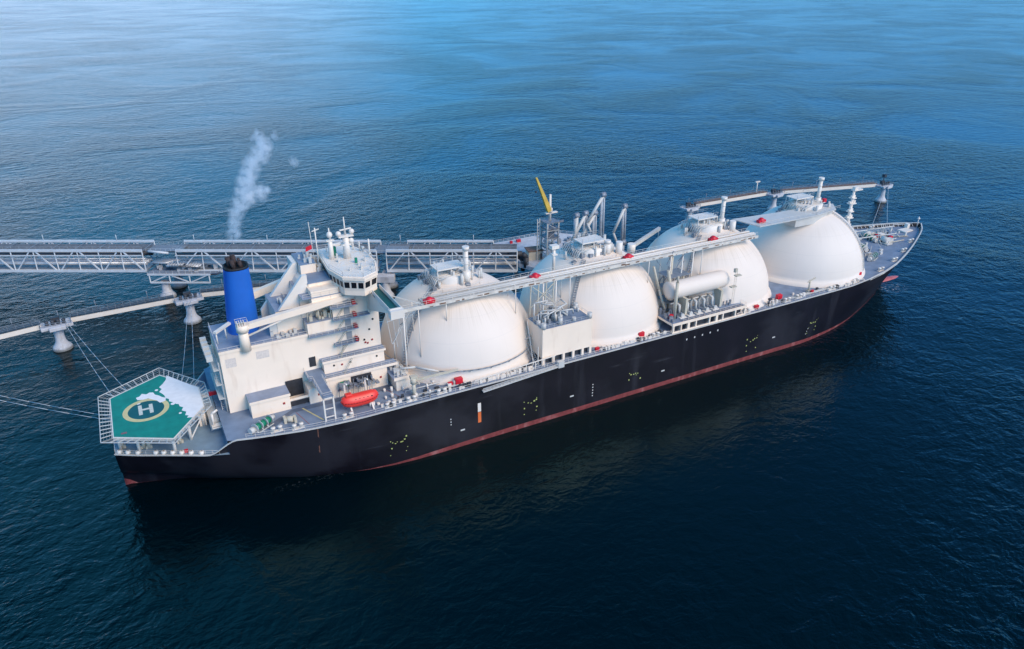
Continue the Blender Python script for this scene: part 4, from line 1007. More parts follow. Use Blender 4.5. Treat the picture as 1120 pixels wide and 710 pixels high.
# ------------------------------------------------------------------ compressor house between tanks one and two
BX0, BX1, BY0, BY1, BZ1 = 103.3, 119.0, -22.2, -13.6, 27.1
bl = MB(); bl.box(BX0, BX1, BY0, BY1, DZ+2.1, BZ1)
blk = bl.build('compressor_house', M['cream'], ship)
bb = MB(); bb.box(BX0+.4, BX1-.4, BY0+1.2, BY1, DZ, DZ+2.08); bb.build('shade_filler', M['darksteel'], blk)  # dark block fills the open gap behind the posts in place of shade
bp_ = MB()
for x in (103.7, 106.9, 110.1, 113.2, 116.2, 118.7): bp_.box(x-.35, x+.35, BY0+.05, BY0+.7, DZ, DZ+2.1)
bp_.build('base_post', M['cream'], blk)
bd = MB(); bd.box(BX0+.25, BX1-.25, BY0+.25, BY1-.2, BZ1, BZ1+.12); bd.build('roof_deck', M['deck'], blk)
br = MB(); br.rail([(BX0+.2, BY0+.2, BZ1+.1), (BX1-.2, BY0+.2, BZ1+.1), (BX1-.2, BY1+.2, BZ1+.1)], step=1.8); br.rail([(BX0+.2, BY0+.2, BZ1+.1), (BX0+.2, BY1+.2, BZ1+.1)], step=1.8); br.build('guard_rail', M['lightgrey'], blk)
be = MB(); rr = random.Random(12)
for k in range(14):
    x, y = rr.uniform(103.8, 118), rr.uniform(-21.4, -14.4); be.tube((x, y, BZ1), (x, y, BZ1+rr.uniform(.8, 2.6)), rr.uniform(.2, .65), n=10)
for k in range(10):
    x, y = rr.uniform(103.6, 111), rr.uniform(-20.5, -14); h_ = rr.uniform(2, 5.5); be.path([(x, y, BZ1), (x, y, BZ1+h_), (x+rr.uniform(1, 4), y+rr.uniform(-1, 1), BZ1+h_), (x+rr.uniform(2, 5), y+rr.uniform(0, 2), BZ1+h_*.3)], rr.uniform(.12, .25), 6)
for x, y in ((103.9, -21.6), (118.4, -21.5), (118.4, -14.5), (110.5, -19)): be.tube((x, y, BZ1), (x, y, BZ1+1.7), .65, n=12)
be.path([(105, -19.5, 29.5), (109, -19.5, 30.8), (113, -18, 31.2), (113, -15, 31.2)], .22, 7)
be.build('roof_pipework', M['lightgrey'], blk)
be2 = MB()
for k in range(12):
    x, y = rr.uniform(103.8, 110), rr.uniform(-20.8, -14.4); s_ = rr.uniform(.3, .9); be2.box(x, x+s_, y, y+s_, BZ1, BZ1+rr.uniform(.5, 3))
be2.build('roof_machinery', M['steel'], blk)
bs_ = MB(); bs_.ladder((102.8, -21, DZ), (101.6, -14.5, 22.5), 1.0, (1, 0, 0), .5, .12); bs_.bar((102.6, -21.2, DZ), (102.6, -21.2, 22), .25); bs_.bar((101.6, -20.6, DZ), (102.6, -15, 27), .2); bs_.box(100.6, 103.2, -16.5, -13.6, 22.4, 22.6); bs_.build('outside_stair', M['lightgrey'], blk)
br2 = MB()
for k in range(4): br2.bar((104+k*2.3, -14, 28), (104.6+k*2.4, -13.4, 36.6), .26)
br2.bar((104, -14, 30), (112, -13.4, 36), .2); br2.bar((112, -14, 30), (105, -13.4, 36), .2); br2.build('bracing', M['beige'], blk)
# ------------------------------------------------------------------ manifold platform between tanks two and three
mf = MB(); mf.box(146.2, 174.6, -23.55, -16.2, 19.3, 19.6); man = mf.build('manifold_platform', M['deck'], ship)
mg = MB()
mg.bar((146.1, -23.65, 19.35), (174.7, -23.65, 19.35), .3, .75)
for x in (146.6, 149.4, 155, 160.2, 165.4, 170.4, 174.2): mg.box(x-.22, x+.22, -23.75, -23.2, DZ, 19)
for x in (152.2, 163): mg.box(x-.45, x+.45, -23.72, -23.2, DZ+.2, 19)
mg.bar((146.2, -23.6, DZ+.3), (174.6, -23.6, DZ+.3), .25, .4); mg.bar((146.2, -16.4, 19.3), (146.2, -23.5, 19.3), .3, .6)
mg.rail([(150, -23.5, 19.6), (174.5, -23.5, 19.6), (174.5, -17, 19.6)], step=2); mg.build('platform_frame', M['cream'], man)
mu = MB(); mu.box(147, 174, -22.2, -21.9, DZ, 19); mu.build('shade_filler', M['darksteel'], man)  # dark sheet under the open platform, standing in for its shade
mp_ = MB(); mt = MB()
for k in range(5):
    x = 151.6+k*3.15
    mp_.path([(x, -17.2, 19.6), (x, -17.2, 23.0), (x, -19.6, 23.0), (x, -19.6, 20.4), (x, -21.2, 20.4)], .36, 9); mp_.tube((x+1.2, -18, 19.6), (x+1.2, -18, 22.4), .25, n=8); mp_.tube((x, -21.1, 20.4), (x, -21.5, 20.4), .62, n=12)
    mp_.bar((x-.7, -18.6, 19.6), (x-.7, -18.6, 23.3), .16)
    mt.box(x-1.2, x+1.1, -21.9, -20.4, 19.62, 19.95)
mp_.path([(150, -17.4, 22.9), (168, -17.4, 22.9), (172, -17, 21)], .22, 7)
mp_.build('manifold_pipe', M['lightgrey'], man); mt.build('drip_tray', M['white'], man)
ms_ = MB(); ms_.add([(150, -23.2, 19.63), (174, -23.2, 19.63), (174, -21.9, 19.63), (150, -21.9, 19.63)], [(0, 1, 2, 3)]); ms_.build('walkway_strip', M['deckdark'], man)
mo = MB(); rr = random.Random(31)
for k in range(24):
    x, y = rr.uniform(146.4, 151), rr.uniform(-23, -14); s_ = rr.uniform(.3, .9); mo.box(x, x+s_, y, y+s_, 19.6, 19.6+rr.uniform(.4, 2))
for k in range(12):
    x, y = rr.uniform(168, 174), rr.uniform(-21, -17.5); s_ = rr.uniform(.3, .7); mo.box(x, x+s_, y, y+s_, 19.6, 19.6+rr.uniform(.4, 1.8))
mo.build('valve_gear', M['steel'], man)
mk = MB(); mk.box(147.5, 148.7, -20.6, -19.8, 19.6, 21); mk.build('red_box', M['red'], man)
# pipe stands and posts rising between the domes
pw = MB()
pw.path([(149.5, -15.5, 33), (150.5, -16.2, 27), (153.5, -17, 22), (155, -18.5, 20)], .5, 9); pw.path([(146, -13, 34), (147.5, -14.5, 27), (149, -16, 21)], .35, 8)
pw.tube((153.2, -12.4, DZ), (153.2, -12.4, 36), .45, n=10); pw.tube((156.4, -14.5, 20), (156.4, -14.5, 30), .3, n=9)
pw.build('riser_pipe', M['beige'], ship)
pw = MB(); rr = random.Random(17)
for k in range(26):
    x = 154.4+rr.uniform(-4, 4); y = rr.uniform(-15, -9); z = rr.uniform(20, 34); pw.bar((x, y, z), (x+rr.uniform(-3, 3), y+rr.uniform(-2, 2), z+rr.uniform(1, 5)), .2)
for z in (22, 26, 30): pw.box(150.6, 158.4, -15.2, -9.5, z, z+.12)
pw.build('pipe_rack', M['steel'], ship)
pw = MB(); rr = random.Random(18)
for k in range(14):
    x = 110.4+rr.uniform(-3.4, 3.4); y = rr.uniform(-13, -8); z = rr.uniform(18, 33); pw.bar((x, y, z), (x+rr.uniform(-3, 3), y+rr.uniform(-2, 2), z+rr.uniform(1, 4)), .2)
pw.build('pipe_rack', M['lightgrey'], ship)
# lying vessel against tank three
vs_ = MB(); n = 24
for s in (0,):
    prof = [(-12, .05), (-11.9, 1.6), (-11.3, 2.9), (-10.2, 2.5), (-8.8, 2.7), (8.6, 2.7), (9.9, 2.4), (10.6, 1.7), (10.8, .05)]
    vv = []
    for dx, r in prof:
        for k in range(n): t = 2*math.pi*k/n; vv.append((160.6+dx, -16.9+r*math.cos(t), 27.0+r*math.sin(t)))
    vs_.add(vv, [(j*n+k, j*n+(k+1) % n, (j+1)*n+(k+1) % n, (j+1)*n+k) for j in range(len(prof)-1) for k in range(n)], True)
ves = vs_.build('deck_tank', M['tankcream'], ship)
sd_ = MB()
for x in (153.5, 167): sd_.box(x-.4, x+.4, -20.5, -16, 19.6, 25); 
sd_.tube((149.2, -20.4, 19.6), (149.2, -20.4, 31), .5, n=10); sd_.tube((149.2, -20.4, 31), (149.2, -20.4, 33), .3, n=8)
sd_.build('tank_saddle', M['beige'], ves)
sd_ = MB(); sd_.box(170.5, 172.6, -22, -20.8, 29.2, 29.5); sd_.box(169, 171, -22.2, -21, 25.9, 26.2); sd_.box(171, 171.9, -20.8, -20, 30, 31.2); sd_.ladder((170.8, -21.4, 20), (170.8, -21.4, 31), .8, (1, 0, 0), .5); sd_.build('tank_ladder', M['beige'], ves)
# hose crane: post on the centre line with a boom
hc = MB(); hc.tube((155.2, 10, DZ), (155.2, 10, 29.6), 1.0, .9, 14); hc.tube((155.2, 10, 29.4), (155.2, 10, 32.2), 1.3, n=14); hcp = hc.build('hose_crane_post', M['white'], ship)
hc = MB(); hc.bar((155.4, 10, 31.2), (170.4, 15.2, 33.4), .9, 1.1); hc.tube((170.2, 15.2, 33.2), (170.2, 15.2, 30.4), .12, n=6); hc.build('hose_crane_boom', M['lightgrey'], hcp)

# ------------------------------------------------------------------ foremast and forecastle
fm = MB(); FX = 245.4; zf = fore_z(FX)
fm.tube((FX, 0, zf), (FX, 0, 41.2), .75, .42, 12)
for z, w_ in ((27.6, 1.6), (30.0, 2.6), (32.4, 1.9), (35.4, 2.8), (37.4, 1.8)): fm.box(FX-w_/2, FX+w_/2, -1, 1, z, z+.35); fm.box(FX+w_/2-.7, FX+w_/2, -.4, .4, z+.3, z+1.2); fm.box(FX-w_/2, FX-w_/2+.6, -.4, .4, z+.3, z+1.0)
fm.box(FX-.6, FX+3.6, -.8, .8, 40.2, 40.6); fm.box(FX-.4, FX+1.2, -.6, .6, 40.6, 41.6); fm.build('foremast', M['white'], ship)
wl = MB(); rr = random.Random(44); wd_ = MB()
for x, y in ((264.5, 4.2), (264.5, -4.2)):
    z = fore_z(x); wl.tube((x-1.2, y-1.4, z+1.3), (x-1.2, y+1.4, z+1.3), 1.15, n=14); wl.box(x-2.6, x+.4, y-2.2, y+2.2, z, z+.4); wl.box(x+.8, x+2.4, y-.9, y+.9, z, z+1.6); wl.path([(x, y, z+1.2), (x+5, y*.8, z+.5), (x+8, y*.7, z+.1)], .22, 6)
for k in range(40):
    x = rr.uniform(246, 276); lim = max(.5, bD(x)-3.0); y = rr.uniform(-lim*.7, lim); z = fore_z(x); s_ = rr.uniform(.3, 1.0); (wl if rr.random() < .7 else wd_).box(x, x+s_*1.5, y, y+s_, z, z+rr.uniform(.4, 1.8))
for k in range(34):
    x = rr.uniform(247, 274); lim = max(.5, bD(x)-2.5); y = rr.uniform(-lim*.5, lim); z = fore_z(x); wl.bar((x, y, z), (x+rr.uniform(-2, 2), y+rr.uniform(-2, 1.5), z+rr.uniform(1, 3.2)), .16)
for k in range(16):
    x = 249+k*1.6; z = fore_z(x); wl.bar((x, 9-k*.35, z), (x+1.4, 7-k*.3, z+2.4), .18); wl.bar((x+2.8, 5-k*.3, z), (x+1.4, 7-k*.3, z+2.4), .18)
wl.path([(248, 6.5, 21.2), (262, 3.2, 21.8), (274, .8, 22.2)], .2, 6); wl.path([(248, 2.5, 20), (262, -.8, 20.6), (271, -2.8, 20.8)], .2, 6)
wl.build('windlass', M['lightgrey'], ship); wd_.build('deck_fitting', M['darksteel'], ship)
wh_ = MB(); wh_.box(266.6, 269, .4, 2.2, fore_z(267), fore_z(267)+1.4); wh_.box(278, 283, -1.6, 1.6, fore_z(280), fore_z(280)+.5); wh_.box(283.2, 284.6, 1.2, 2.6, fore_z(284), fore_z(284)+1.7); wh_.build('deck_house_box', M['white'], ship)
rb_ = MB(); rb_.box(268.8, 270.2, -2.4, -1.2, fore_z(269), fore_z(269)+.9); rb_.box(265.6, 266.5, 1.0, 2.2, fore_z(266), fore_z(266)+1.2); rb_.build('red_box', M['red'], ship)
jk = MB(); jk.tube((287.3, 0, fore_z(287)), (287.3, 0, fore_z(287)+4.4), .22, .12, 8); jk.lathe([(.01, -.5), (.4, -.3), (.5, .1), (.01, .5)], (287.3, 0, fore_z(287)+3.6), 10); jk.build('jackstaff', M['white'], ship)
yc = MB(); yc.bar((268, 0, fore_z(268)+.5), (276, -4.5, fore_z(272)+.5), .35, .3); yc.bar((262, -5, fore_z(262)+.5), (271, -6.5, fore_z(270)+.5), .4, .3); yc.build('chain_cover', M['beige'], ship)
ah = MB(); ah.box(232.5, 237, -15.5, -11, fore_z(234), fore_z(234)+1.2); ah.tube((234.7, -13.2, fore_z(234)+1.2), (234.7, -13.2, fore_z(234)+1.9), 1.6, n=14); ah.build('hatch', M['white'], ship)

# ------------------------------------------------------------------ jetty trestle
T = Vector((math.cos(YAW), -math.sin(YAW), 0)); Hd = Vector((math.sin(YAW), math.cos(YAW), 0)); N0 = Vector((15.2, 121.0, 0))
def J(t, d, z): p = N0+T*t+Hd*d; return Vector((p.x, p.y, z))
DW = 10.5; ZB, ZT = 10.0, 18.0
def truss_span(t0, t1, label, far0=None, far1=None, near_from=None):
    o = thing('trestle_span', J((t0+t1)/2, DW/2, 0), label, 'trestle', 'truss spans of the jetty trestle')
    bay = 16.8; a = MB(); wbm = MB()
    nf = t0 if near_from is None else near_from
    for d, s0, s1 in ((0, nf, t1), (DW, t0 if far0 is None else far0, t1 if far1 is None else far1)):
        a.bar(J(s0, d, ZB), J(s1, d, ZB), .75, .9); a.bar(J(s0, d, ZT), J(s1, d, ZT), .75, .8)
        k = max(1, round((s1-s0)/bay)); B = (s1-s0)/k
        for i in range(k):
            u = s0+i*B
            wbm.bar(J(u+B*.06, d, ZB+.3), J(u+B*.44, d, ZT-.2), .42); wbm.bar(J(u+B*.56, d, ZT-.2), J(u+B*.94, d, ZB+.3), .42)
            wbm.bar(J(u+B*.5, d, ZB), J(u+B*.52, d, ZT), .36); wbm.bar(J(u, d, ZB), J(u, d, ZT), .36)
        wbm.bar(J(s1, d, ZB), J(s1, d, ZT), .36)
        a.bar(J(s0, d-.9 if d == 0 else d+.6, ZT-1.6), J(s1, d-.9 if d == 0 else d+.6, ZT-1.6), .3, .35)
    a.build('chord', M['truss'], o); wbm.build('web_member', M['truss'], o)
    dk = MB(); dk.prism([tuple(J(t, d, 0)[:2]) for t, d in ((t0, DW-.75), (t1, DW-.75), (t1, DW-.6), (t0, DW-.6))], 14.0, ZT-.9)
    dk.build('side_screen', M['grating'], o)
    kb = int((t1-t0)/8.4); tb_ = MB()
    for i in range(kb+1): u = t0+i*(t1-t0)/kb; tb_.bar(J(u, 0, ZT-.2), J(u, DW, ZT-.2), .14)
    tb_.build('cross_tie', M['steel'], o)
    bt = MB()
    k = int((t1-t0)/4.2)
    for i in range(k+1): u = t0+i*(t1-t0)/k; bt.bar(J(u, 0, ZB), J(u, DW, ZB), .4, .5)
    bt.add([J(t0, 1, ZB+.2), J(t1, 1, ZB+.2), J(t1, DW-1, ZB+.2), J(t0, DW-1, ZB+.2)], [(0, 1, 2, 3)]); bt.build('lower_deck', M['steel'], o)
    pp = MB()
    for d, z, r in ((2.0, 12.3, .75), (4.2, 12.2, .6), (6.2, 12.2, .5), (1.6, 14.2, .35)): pp.tube(J(t0, d, z), J(t1, d, z), r, n=10)
    pp.build('gas_pipe', M['pipe'], o)
    p2 = MB(); p2.tube(J(t0, 7.6, 14.2), J(t1, 7.6, 14.2), .8, n=10); p2.tube(J(t0, 1.4, 16.0), J(t1, 1.4, 16.0), .6, n=10); p2.build('cable_duct', M['darksteel'], o)
    rl = MB()
    rl.rail([J(t0, .3, ZT+.3), J(t1, .3, ZT+.3)], step=3, r=.02, rows=2)
    kk = int((t1-t0)/28)
    for i in range(kk+1): u = t0+4+i*28; rl.tube(J(u, DW-.2, ZT), J(u, DW-.2, ZT+2.6), .12, n=5)
    rl.build('guard_rail', M['truss'], o)
    return o
truss_span(-130, 0, 'long pale truss span reaching to the left edge of the water')
truss_span(11.6, 86.8, 'pale truss span passing behind the blue funnel and wheelhouse', near_from=12.5)
truss_span(90.4, 139.0, 'short pale truss span behind the aftmost dome, ending at the loading tower', far0=97, far1=130)
# expansion piece and pier platforms
def pier(t, label, small=False):
    o = thing('trestle_pier', J(t, DW/2, 0), label, 'pier', 'concrete piers under the trestle')
    c = MB(); c0 = J(t, -1.2, 0)
    c.lathe([(3.0, -3), (3.0, .5), (2.7, 1.0), (1.95, 2.0), (1.65, 3.2), (1.55, 6.4)], c0, 22); c1 = J(t, 9.4, 0); c.lathe([(3.0, -3), (3.0, .5), (2.7, 1.0), (1.95, 2.0), (1.65, 3.2), (1.55, 6.4)], c1, 22)
    c.build('pier_column', M['concrete'], o)
    if not small:
        f = MB()
        for d in (-3.2, DW+1):
            f.bar(J(t-4.4, d, 6.6), J(t+17.8, d, 6.6), .55); f.bar(J(t-5, d, 9.8), J(t+18.4, d, 9.8), .6)
            for k in range(4): u = t-4.4+k*7.4; f.bar(J(u, d, 6.6), J(u, d, 9.8), .4)
            for k in range(3): u = t-4.4+k*7.4; f.bar(J(u, d, 6.6 if k != 1 else 9.8), J(u+7.4, d, 9.8 if k != 1 else 6.6), .35)
        f.build('platform_frame', M['truss'], o)
        d_ = MB(); d_.add([J(t-5, -3.2, 10.05), J(t+21, -3.2, 10.05), J(t+24, DW+1, 10.05), J(t-5, DW+1, 10.05)], [(0, 1, 2, 3)]); d_.add([J(t-5, -3.2, 9.6), J(t+21, -3.2, 9.6), J(t+24, DW+1, 9.6), J(t-5, DW+1, 9.6)], [(0, 1, 2, 3)])
        d_.build('platform_deck', M['deckdark'], o)
        e = MB(); rr = random.Random(6)
        for k in range(26):
            u, v = rr.uniform(t-4, t+19), rr.uniform(-2, 8); s_ = rr.uniform(.4, 1.5); p = J(u, v, 10.1); e.box(p.x, p.x+s_, p.y, p.y+s_, 10.1, 10.1+rr.uniform(.5, 2.4))
        for k in range(6): e.path([J(t-5, 2+k*.9, 12.4), J(t+2+k, 2+k*.9, 12.4), J(t+2+k, -1.5, 12.4), J(t+9+k, -1.5, 12.4), J(t+9+k, 2+k*.9, 12.4), J(t+24, 2+k*.9, 12.4)], .4, 8)
        e.build('expansion_pipe', M['pipe'], o)
        r = MB(); r.rail([J(t-5, -3.1, 10.05), J(t+21, -3.1, 10.05), J(t+24, DW, 10.05)], step=2.4, r=.05); r.build('guard_rail', M['truss'], o)
    else:
        f = MB(); f.bar(J(t-3.5, -1.2, 7.6), J(t+3.5, -1.2, 7.6), 3.6, 2.4); f.bar(J(t, -3, 7.6), J(t, DW+2, 7.6), 3.0, 2.0); f.build('pier_cap', M['concrete'], o)
    return o
pier(6.8, 'concrete pier with grey machinery platform left of the blue funnel'); pier(89.6, 'plain concrete pier just right of the wheelhouse', True)
lk = thing('trestle_gangway', J(5, DW, 0), 'low flat deck linking two trestle spans above the machinery platform', 'gangway')
q = MB(); q.add([J(0, 3, 16.6), J(13, 3, 16.6), J(13, DW, 16.6), J(0, DW, 16.6)], [(0, 1, 2, 3)]); q.add([J(0, 3, 16.2), J(13, 3, 16.2), J(13, DW, 16.2), J(0, DW, 16.2)], [(0, 1, 2, 3)]); q.build('gangway_deck', M['grating'], lk)
q = MB(); q.rail([J(0, 3, 16.6), J(13, 3, 16.6)], step=2); q.rail([J(0, DW, 16.6), J(13, DW, 16.6)], step=2); q.tube(J(2, 1, 17.4), J(9, 1.5, 16.5), .45, n=8); q.build('guard_rail', M['truss'], lk)

lk = thing('trestle_gangway', J(88.6, DW, 0), 'low flat deck linking two trestle spans just right of the wheelhouse', 'gangway')
q = MB(); q.add([J(85, 1, 16.6), J(98, 1, 16.6), J(98, DW, 16.6), J(85, DW, 16.6)], [(0, 1, 2, 3)]); q.add([J(85, 1, 16.2), J(98, 1, 16.2), J(98, DW, 16.2), J(85, DW, 16.2)], [(0, 1, 2, 3)]); q.build('gangway_deck', M['grating'], lk)
q = MB(); q.rail([J(85, 1, 16.6), J(98, 1, 16.6)], step=2); q.rail([J(85, DW, 16.6), J(98, DW, 16.6)], step=2); q.build('guard_rail', M['truss'], lk)
# ------------------------------------------------------------------ loading platform, tower, hut, arms
LP = thing('loading_platform', (160, 56, 0), 'pale jetty head on piles behind the second dome', 'jetty')
q = MB(); q.prism([(139.5, 57), (151, 33), (181, 33), (181, 70), (170, 82), (141, 82)], 10.6, 12); q.build('platform_deck', M['concrete'], LP)
q = MB()
for x in (145, 155, 165, 176):
    for y in (40, 55, 70): q.tube((x, y, -4), (x, y, 10.6), .9, n=12)
q.build('pile', M['concrete'], LP)
q = MB(); rr = random.Random(8)
for k in range(26):
    x, y = rr.uniform(156, 180), rr.uniform(44, 80)
    if x < 154 and y < 64: continue
    s_ = rr.uniform(.5, 1.8); q.box(x, x+s_, y, y+s_, 12, 12+rr.uniform(.5, 2.6))
for k in range(12): q.path([(150+k, 51, 13), (152+k, 46, 13.4), (154+k, 40, 14)], .32, 7)
q.build('pipework', M['steel'], LP)
q = MB(); q.box(150, 151.8, 78, 79, 12, 13.1); q.box(147, 148, 78, 78.8, 12, 13); q.build('red_box', M['red'], LP)
q = MB(); q.rail([(141, 81.8, 12), (170, 81.8, 12), (180.8, 70, 12), (180.8, 33.2, 12)], step=2.5, r=.05); q.rail([(139.8, 57, 12), (151, 33.2, 12), (180, 33.2, 12)], step=2.5, r=.05); q.build('guard_rail', M['truss'], LP)
q = MB(); q.path([J(136, 1.2, 16.4), J(141, 1.2, 16.4), J(142.4, 1.2, 15), J(142.4, 1.2, 11)], 1.0, 12); q.path([J(136, 2.8, 14.4), J(140, 2.8, 14.4), J(141.2, 2.8, 13), J(141.2, 2.8, 9)], .8, 12); q.build('pipe_bend', M['darksteel'], LP)
hut = thing('control_hut', (147.2, 59.6, 12), 'small beige hut with a brown roof at the end of the trestle', 'hut')
q = MB(); q.box(144.6, 150, 57.4, 61.6, 12, 15.6, R(-12)); q.build('wall', M['beige'], hut)
q = MB(); q.box(144.2, 150.4, 57.0, 62.0, 15.6, 15.95, R(-12)); q.build('roof', M['brown'], hut)
q = MB(); q.box(148.9, 149.6, 56.3, 56.55, 12.6, 14.8, R(-12), (147.3, 59.5, 0)); q.build('door', M['darksteel'], hut)
tw = thing('gangway_tower', (151.6, 55.6, 12), 'grey lattice tower with a platform stack beside the small hut', 'tower')
q = MB(); x0, x1, y0, y1 = 149.4, 154.2, 53.4, 57.8
for x in (x0, x1):
    for y in (y0, y1): q.bar((x, y, 12), (x, y, 27.2), .55)
for k in range(6):
    z = 12+k*3.04
    for p, r in (((x0, y0), (x1, y0)), ((x1, y0), (x1, y1)), ((x1, y1), (x0, y1)), ((x0, y1), (x0, y0))):
        q.bar((*p, z), (*r, z), .36)
        if k < 5: q.bar((*p, z) if k % 2 else (*r, z), (*r, z+3.04) if k % 2 else (*p, z+3.04), .18)
q.bar((147.2, 57, 12), (147.2, 57, 28.2), .3); q.bar((148.4, 57.4, 12), (148.4, 57.4, 28.2), .3)
for k in range(10): q.bar((147.2, 57, 13+k*1.5), (148.4, 57.4, 13.7+k*1.5), .18)
q.build('lattice', M['lightgrey'], tw)
q = MB()
for z in (17.4, 21.4, 24.8, 27.2): q.box(x0-.4, x1+.4, y0-.4, y1+.4, z, z+.22)
q.rail([(x0-.3, y0-.3, 27.4), (x1+.3, y0-.3, 27.4), (x1+.3, y1+.3, 27.4), (x0-.3, y1+.3, 27.4)], closed=True, step=1.6); q.box(150.6, 153, 54.4, 56.4, 21.6, 24); q.box(154.4, 156.8, 54, 54.4, 26.6, 27.4); q.build('platform', M['steel'], tw)
jc = thing('jetty_crane', (151.8, 55.8, 27.4), 'yellow crane jib raised from a white post on top of the lattice tower', 'crane')
q = MB(); q.tube((151.8, 55.8, 27.4), (151.8, 55.8, 37.4), .55, .42, 10); q.tube((151.8, 55.8, 30.6), (151.8, 55.8, 32.2), .95, n=12); q.box(149.8, 154.8, 55.2, 56.4, 30.2, 30.6); q.build('crane_post', M['white'], jc)
q = MB(); p0, p1 = Vector((151.4, 55.6, 31.2)), Vector((145.6, 55.6, 44.4)); a_, b_ = frame(p1-p0)
vs = [p0+a_*.75+b_*.9, p0-a_*.75+b_*.9, p0-a_*.75-b_*.9, p0+a_*.75-b_*.9, p1+a_*.3+b_*.3, p1-a_*.3+b_*.3, p1-a_*.3-b_*.3, p1+a_*.3-b_*.3]
q.add(vs, [(0, 1, 2, 3), (7, 6, 5, 4)]+[(i, (i+1) % 4, 4+(i+1) % 4, 4+i) for i in range(4)]); q.build('crane_jib', M['yellow'], jc)
q = MB(); q.tube(p1, p1+Vector((0, 0, -5)), .05, n=5); q.box(p1.x-.3, p1.x+.3, p1.y-.3, p1.y+.3, p1.z-5.6, p1.z-4.9); q.build('hook', M['darksteel'], jc)
# loading arms: riser, inboard arm, counterweight wheel, outboard arm folded down
def loading_arm(x, y, apex, dx, label, zr=20):
    o = thing('cargo_loader', (x, y, 12), label, 'loading arm', 'loading arms on the jetty head')
    q = MB(); q.tube((x, y, 12), (x, y, zr), .9, .75, 12); q.box(x-1.3, x+1.3, y-1.2, y+1.2, 12, 13); q.build('riser', M['armgrey'], o)
    q = MB(); q.tube((x-.5, y, zr-.2), (x-.5, y+.4, apex), .62, .52, 10); q.tube((x+.75, y, zr-.2), (x+.55, y+.4, apex), .36, n=8); q.build('inboard_arm', M['armgrey'], o)
    q = MB(); q.tube((x-.9, y+.4, apex), (x+.9, y+.4, apex), 1.0, n=16); q.tube((x-.9, y, zr), (x+.9, y, zr), 1.2, n=16); q.build('pulley_wheel', M['steel'], o)
    q = MB(); q.tube((x+.2, y+.2, apex), (x+dx, y-.6, apex-9), .6, .52, 10); q.tube((x+dx, y-.6, apex-9), (x+dx*.9, y-2.2, apex-12), .42, n=8); q.build('outboard_arm', M['lightgrey'], o)
    return o
loading_arm(153.4, 40, 33.4, -1.2, 'leftmost loading arm, short and grey, standing nearest the lattice tower')
loading_arm(157.2, 40, 33.6, -6.0, 'second loading arm from the lattice tower, its long pipe slanting down aft')
loading_arm(161.2, 40, 33.2, -6.6, 'third loading arm from the lattice tower, between the two slanting pipes')
loading_arm(164.4, 40, 39.4, -7.0, 'tallest loading arm, standing upright above the second dome')
loading_arm(174.2, 40, 33.8, -5.0, 'loading arm standing apart, folded into an upside down V near the pale boom')

# ------------------------------------------------------------------ mooring dolphins and their walkways
def dolphin(x, y, label, rot=0, zc=8.9):
    o = thing('mooring_dolphin', (x, y, 0), label, 'mooring dolphin', 'mooring dolphins')
    o.rotation_euler.z = 0
    q = MB(); q.lathe([(3.0, -4), (3.0, .5), (2.75, 1.0), (2.0, 1.9), (1.6, 2.8), (1.45, 4.0), (1.45, zc-.8)], (x, y, 0), 26); q.build('column', M['concrete'], o)
    q = MB(); q.box(x-4.6, x+4.6, y-2.6, y+2.6, zc-.9, zc+.2, R(8)); q.box(x-2.4, x+2.4, y-3.6, y+3.4, zc-1.2, zc+.1, R(8)); q.build('cap', M['concrete'], o, .2)
    q = MB()
    for dx in (-2.4, -.8, .8, 2.4): q.lathe([(.6, 0), (.45, .7), (.7, 1.3), (.01, 1.6)], (x+dx, y-.8, zc+.2), 10)
    q.box(x-1.2, x+1.2, y+.6, y+1.8, zc+.2, zc+1.9); q.build('mooring_hook', M['darksteel'], o)
    q = MB(); q.rail([(x-4.4, y+2.4, zc+.2), (x-4.4, y-2.4, zc+.2), (x+4.4, y-2.4, zc+.2), (x+4.4, y+2.4, zc+.2)], step=1.6, r=.05); q.tube((x+1, y+2.2, zc), (x+1, y+2.2, zc+3.6), .09, n=5); q.build('guard_rail', M['steel'], o)
    return o
dolphin(-14.2, 87.8, 'concrete mooring dolphin in open water at the far left')
dolphin(26, 89.4, 'concrete mooring dolphin beside the blue funnel')
dolphin(251, 91, 'concrete mooring dolphin showing above the third dome')
dolphin(304.5, 89, 'concrete mooring dolphin showing above the foremost dome')
dolphin(367, 73.5, 'concrete mooring dolphin standing off the bow, carrying a light post')
q = MB(); q.tube((368, 75, 8), (368, 75, 13.4), .22, n=8); q.box(367.2, 368.8, 74.2, 75.8, 12.6, 14); lm = q.build('beacon_post', M['darksteel']); tag(lm, 'short dark beacon post on the dolphin off the bow', 'beacon')
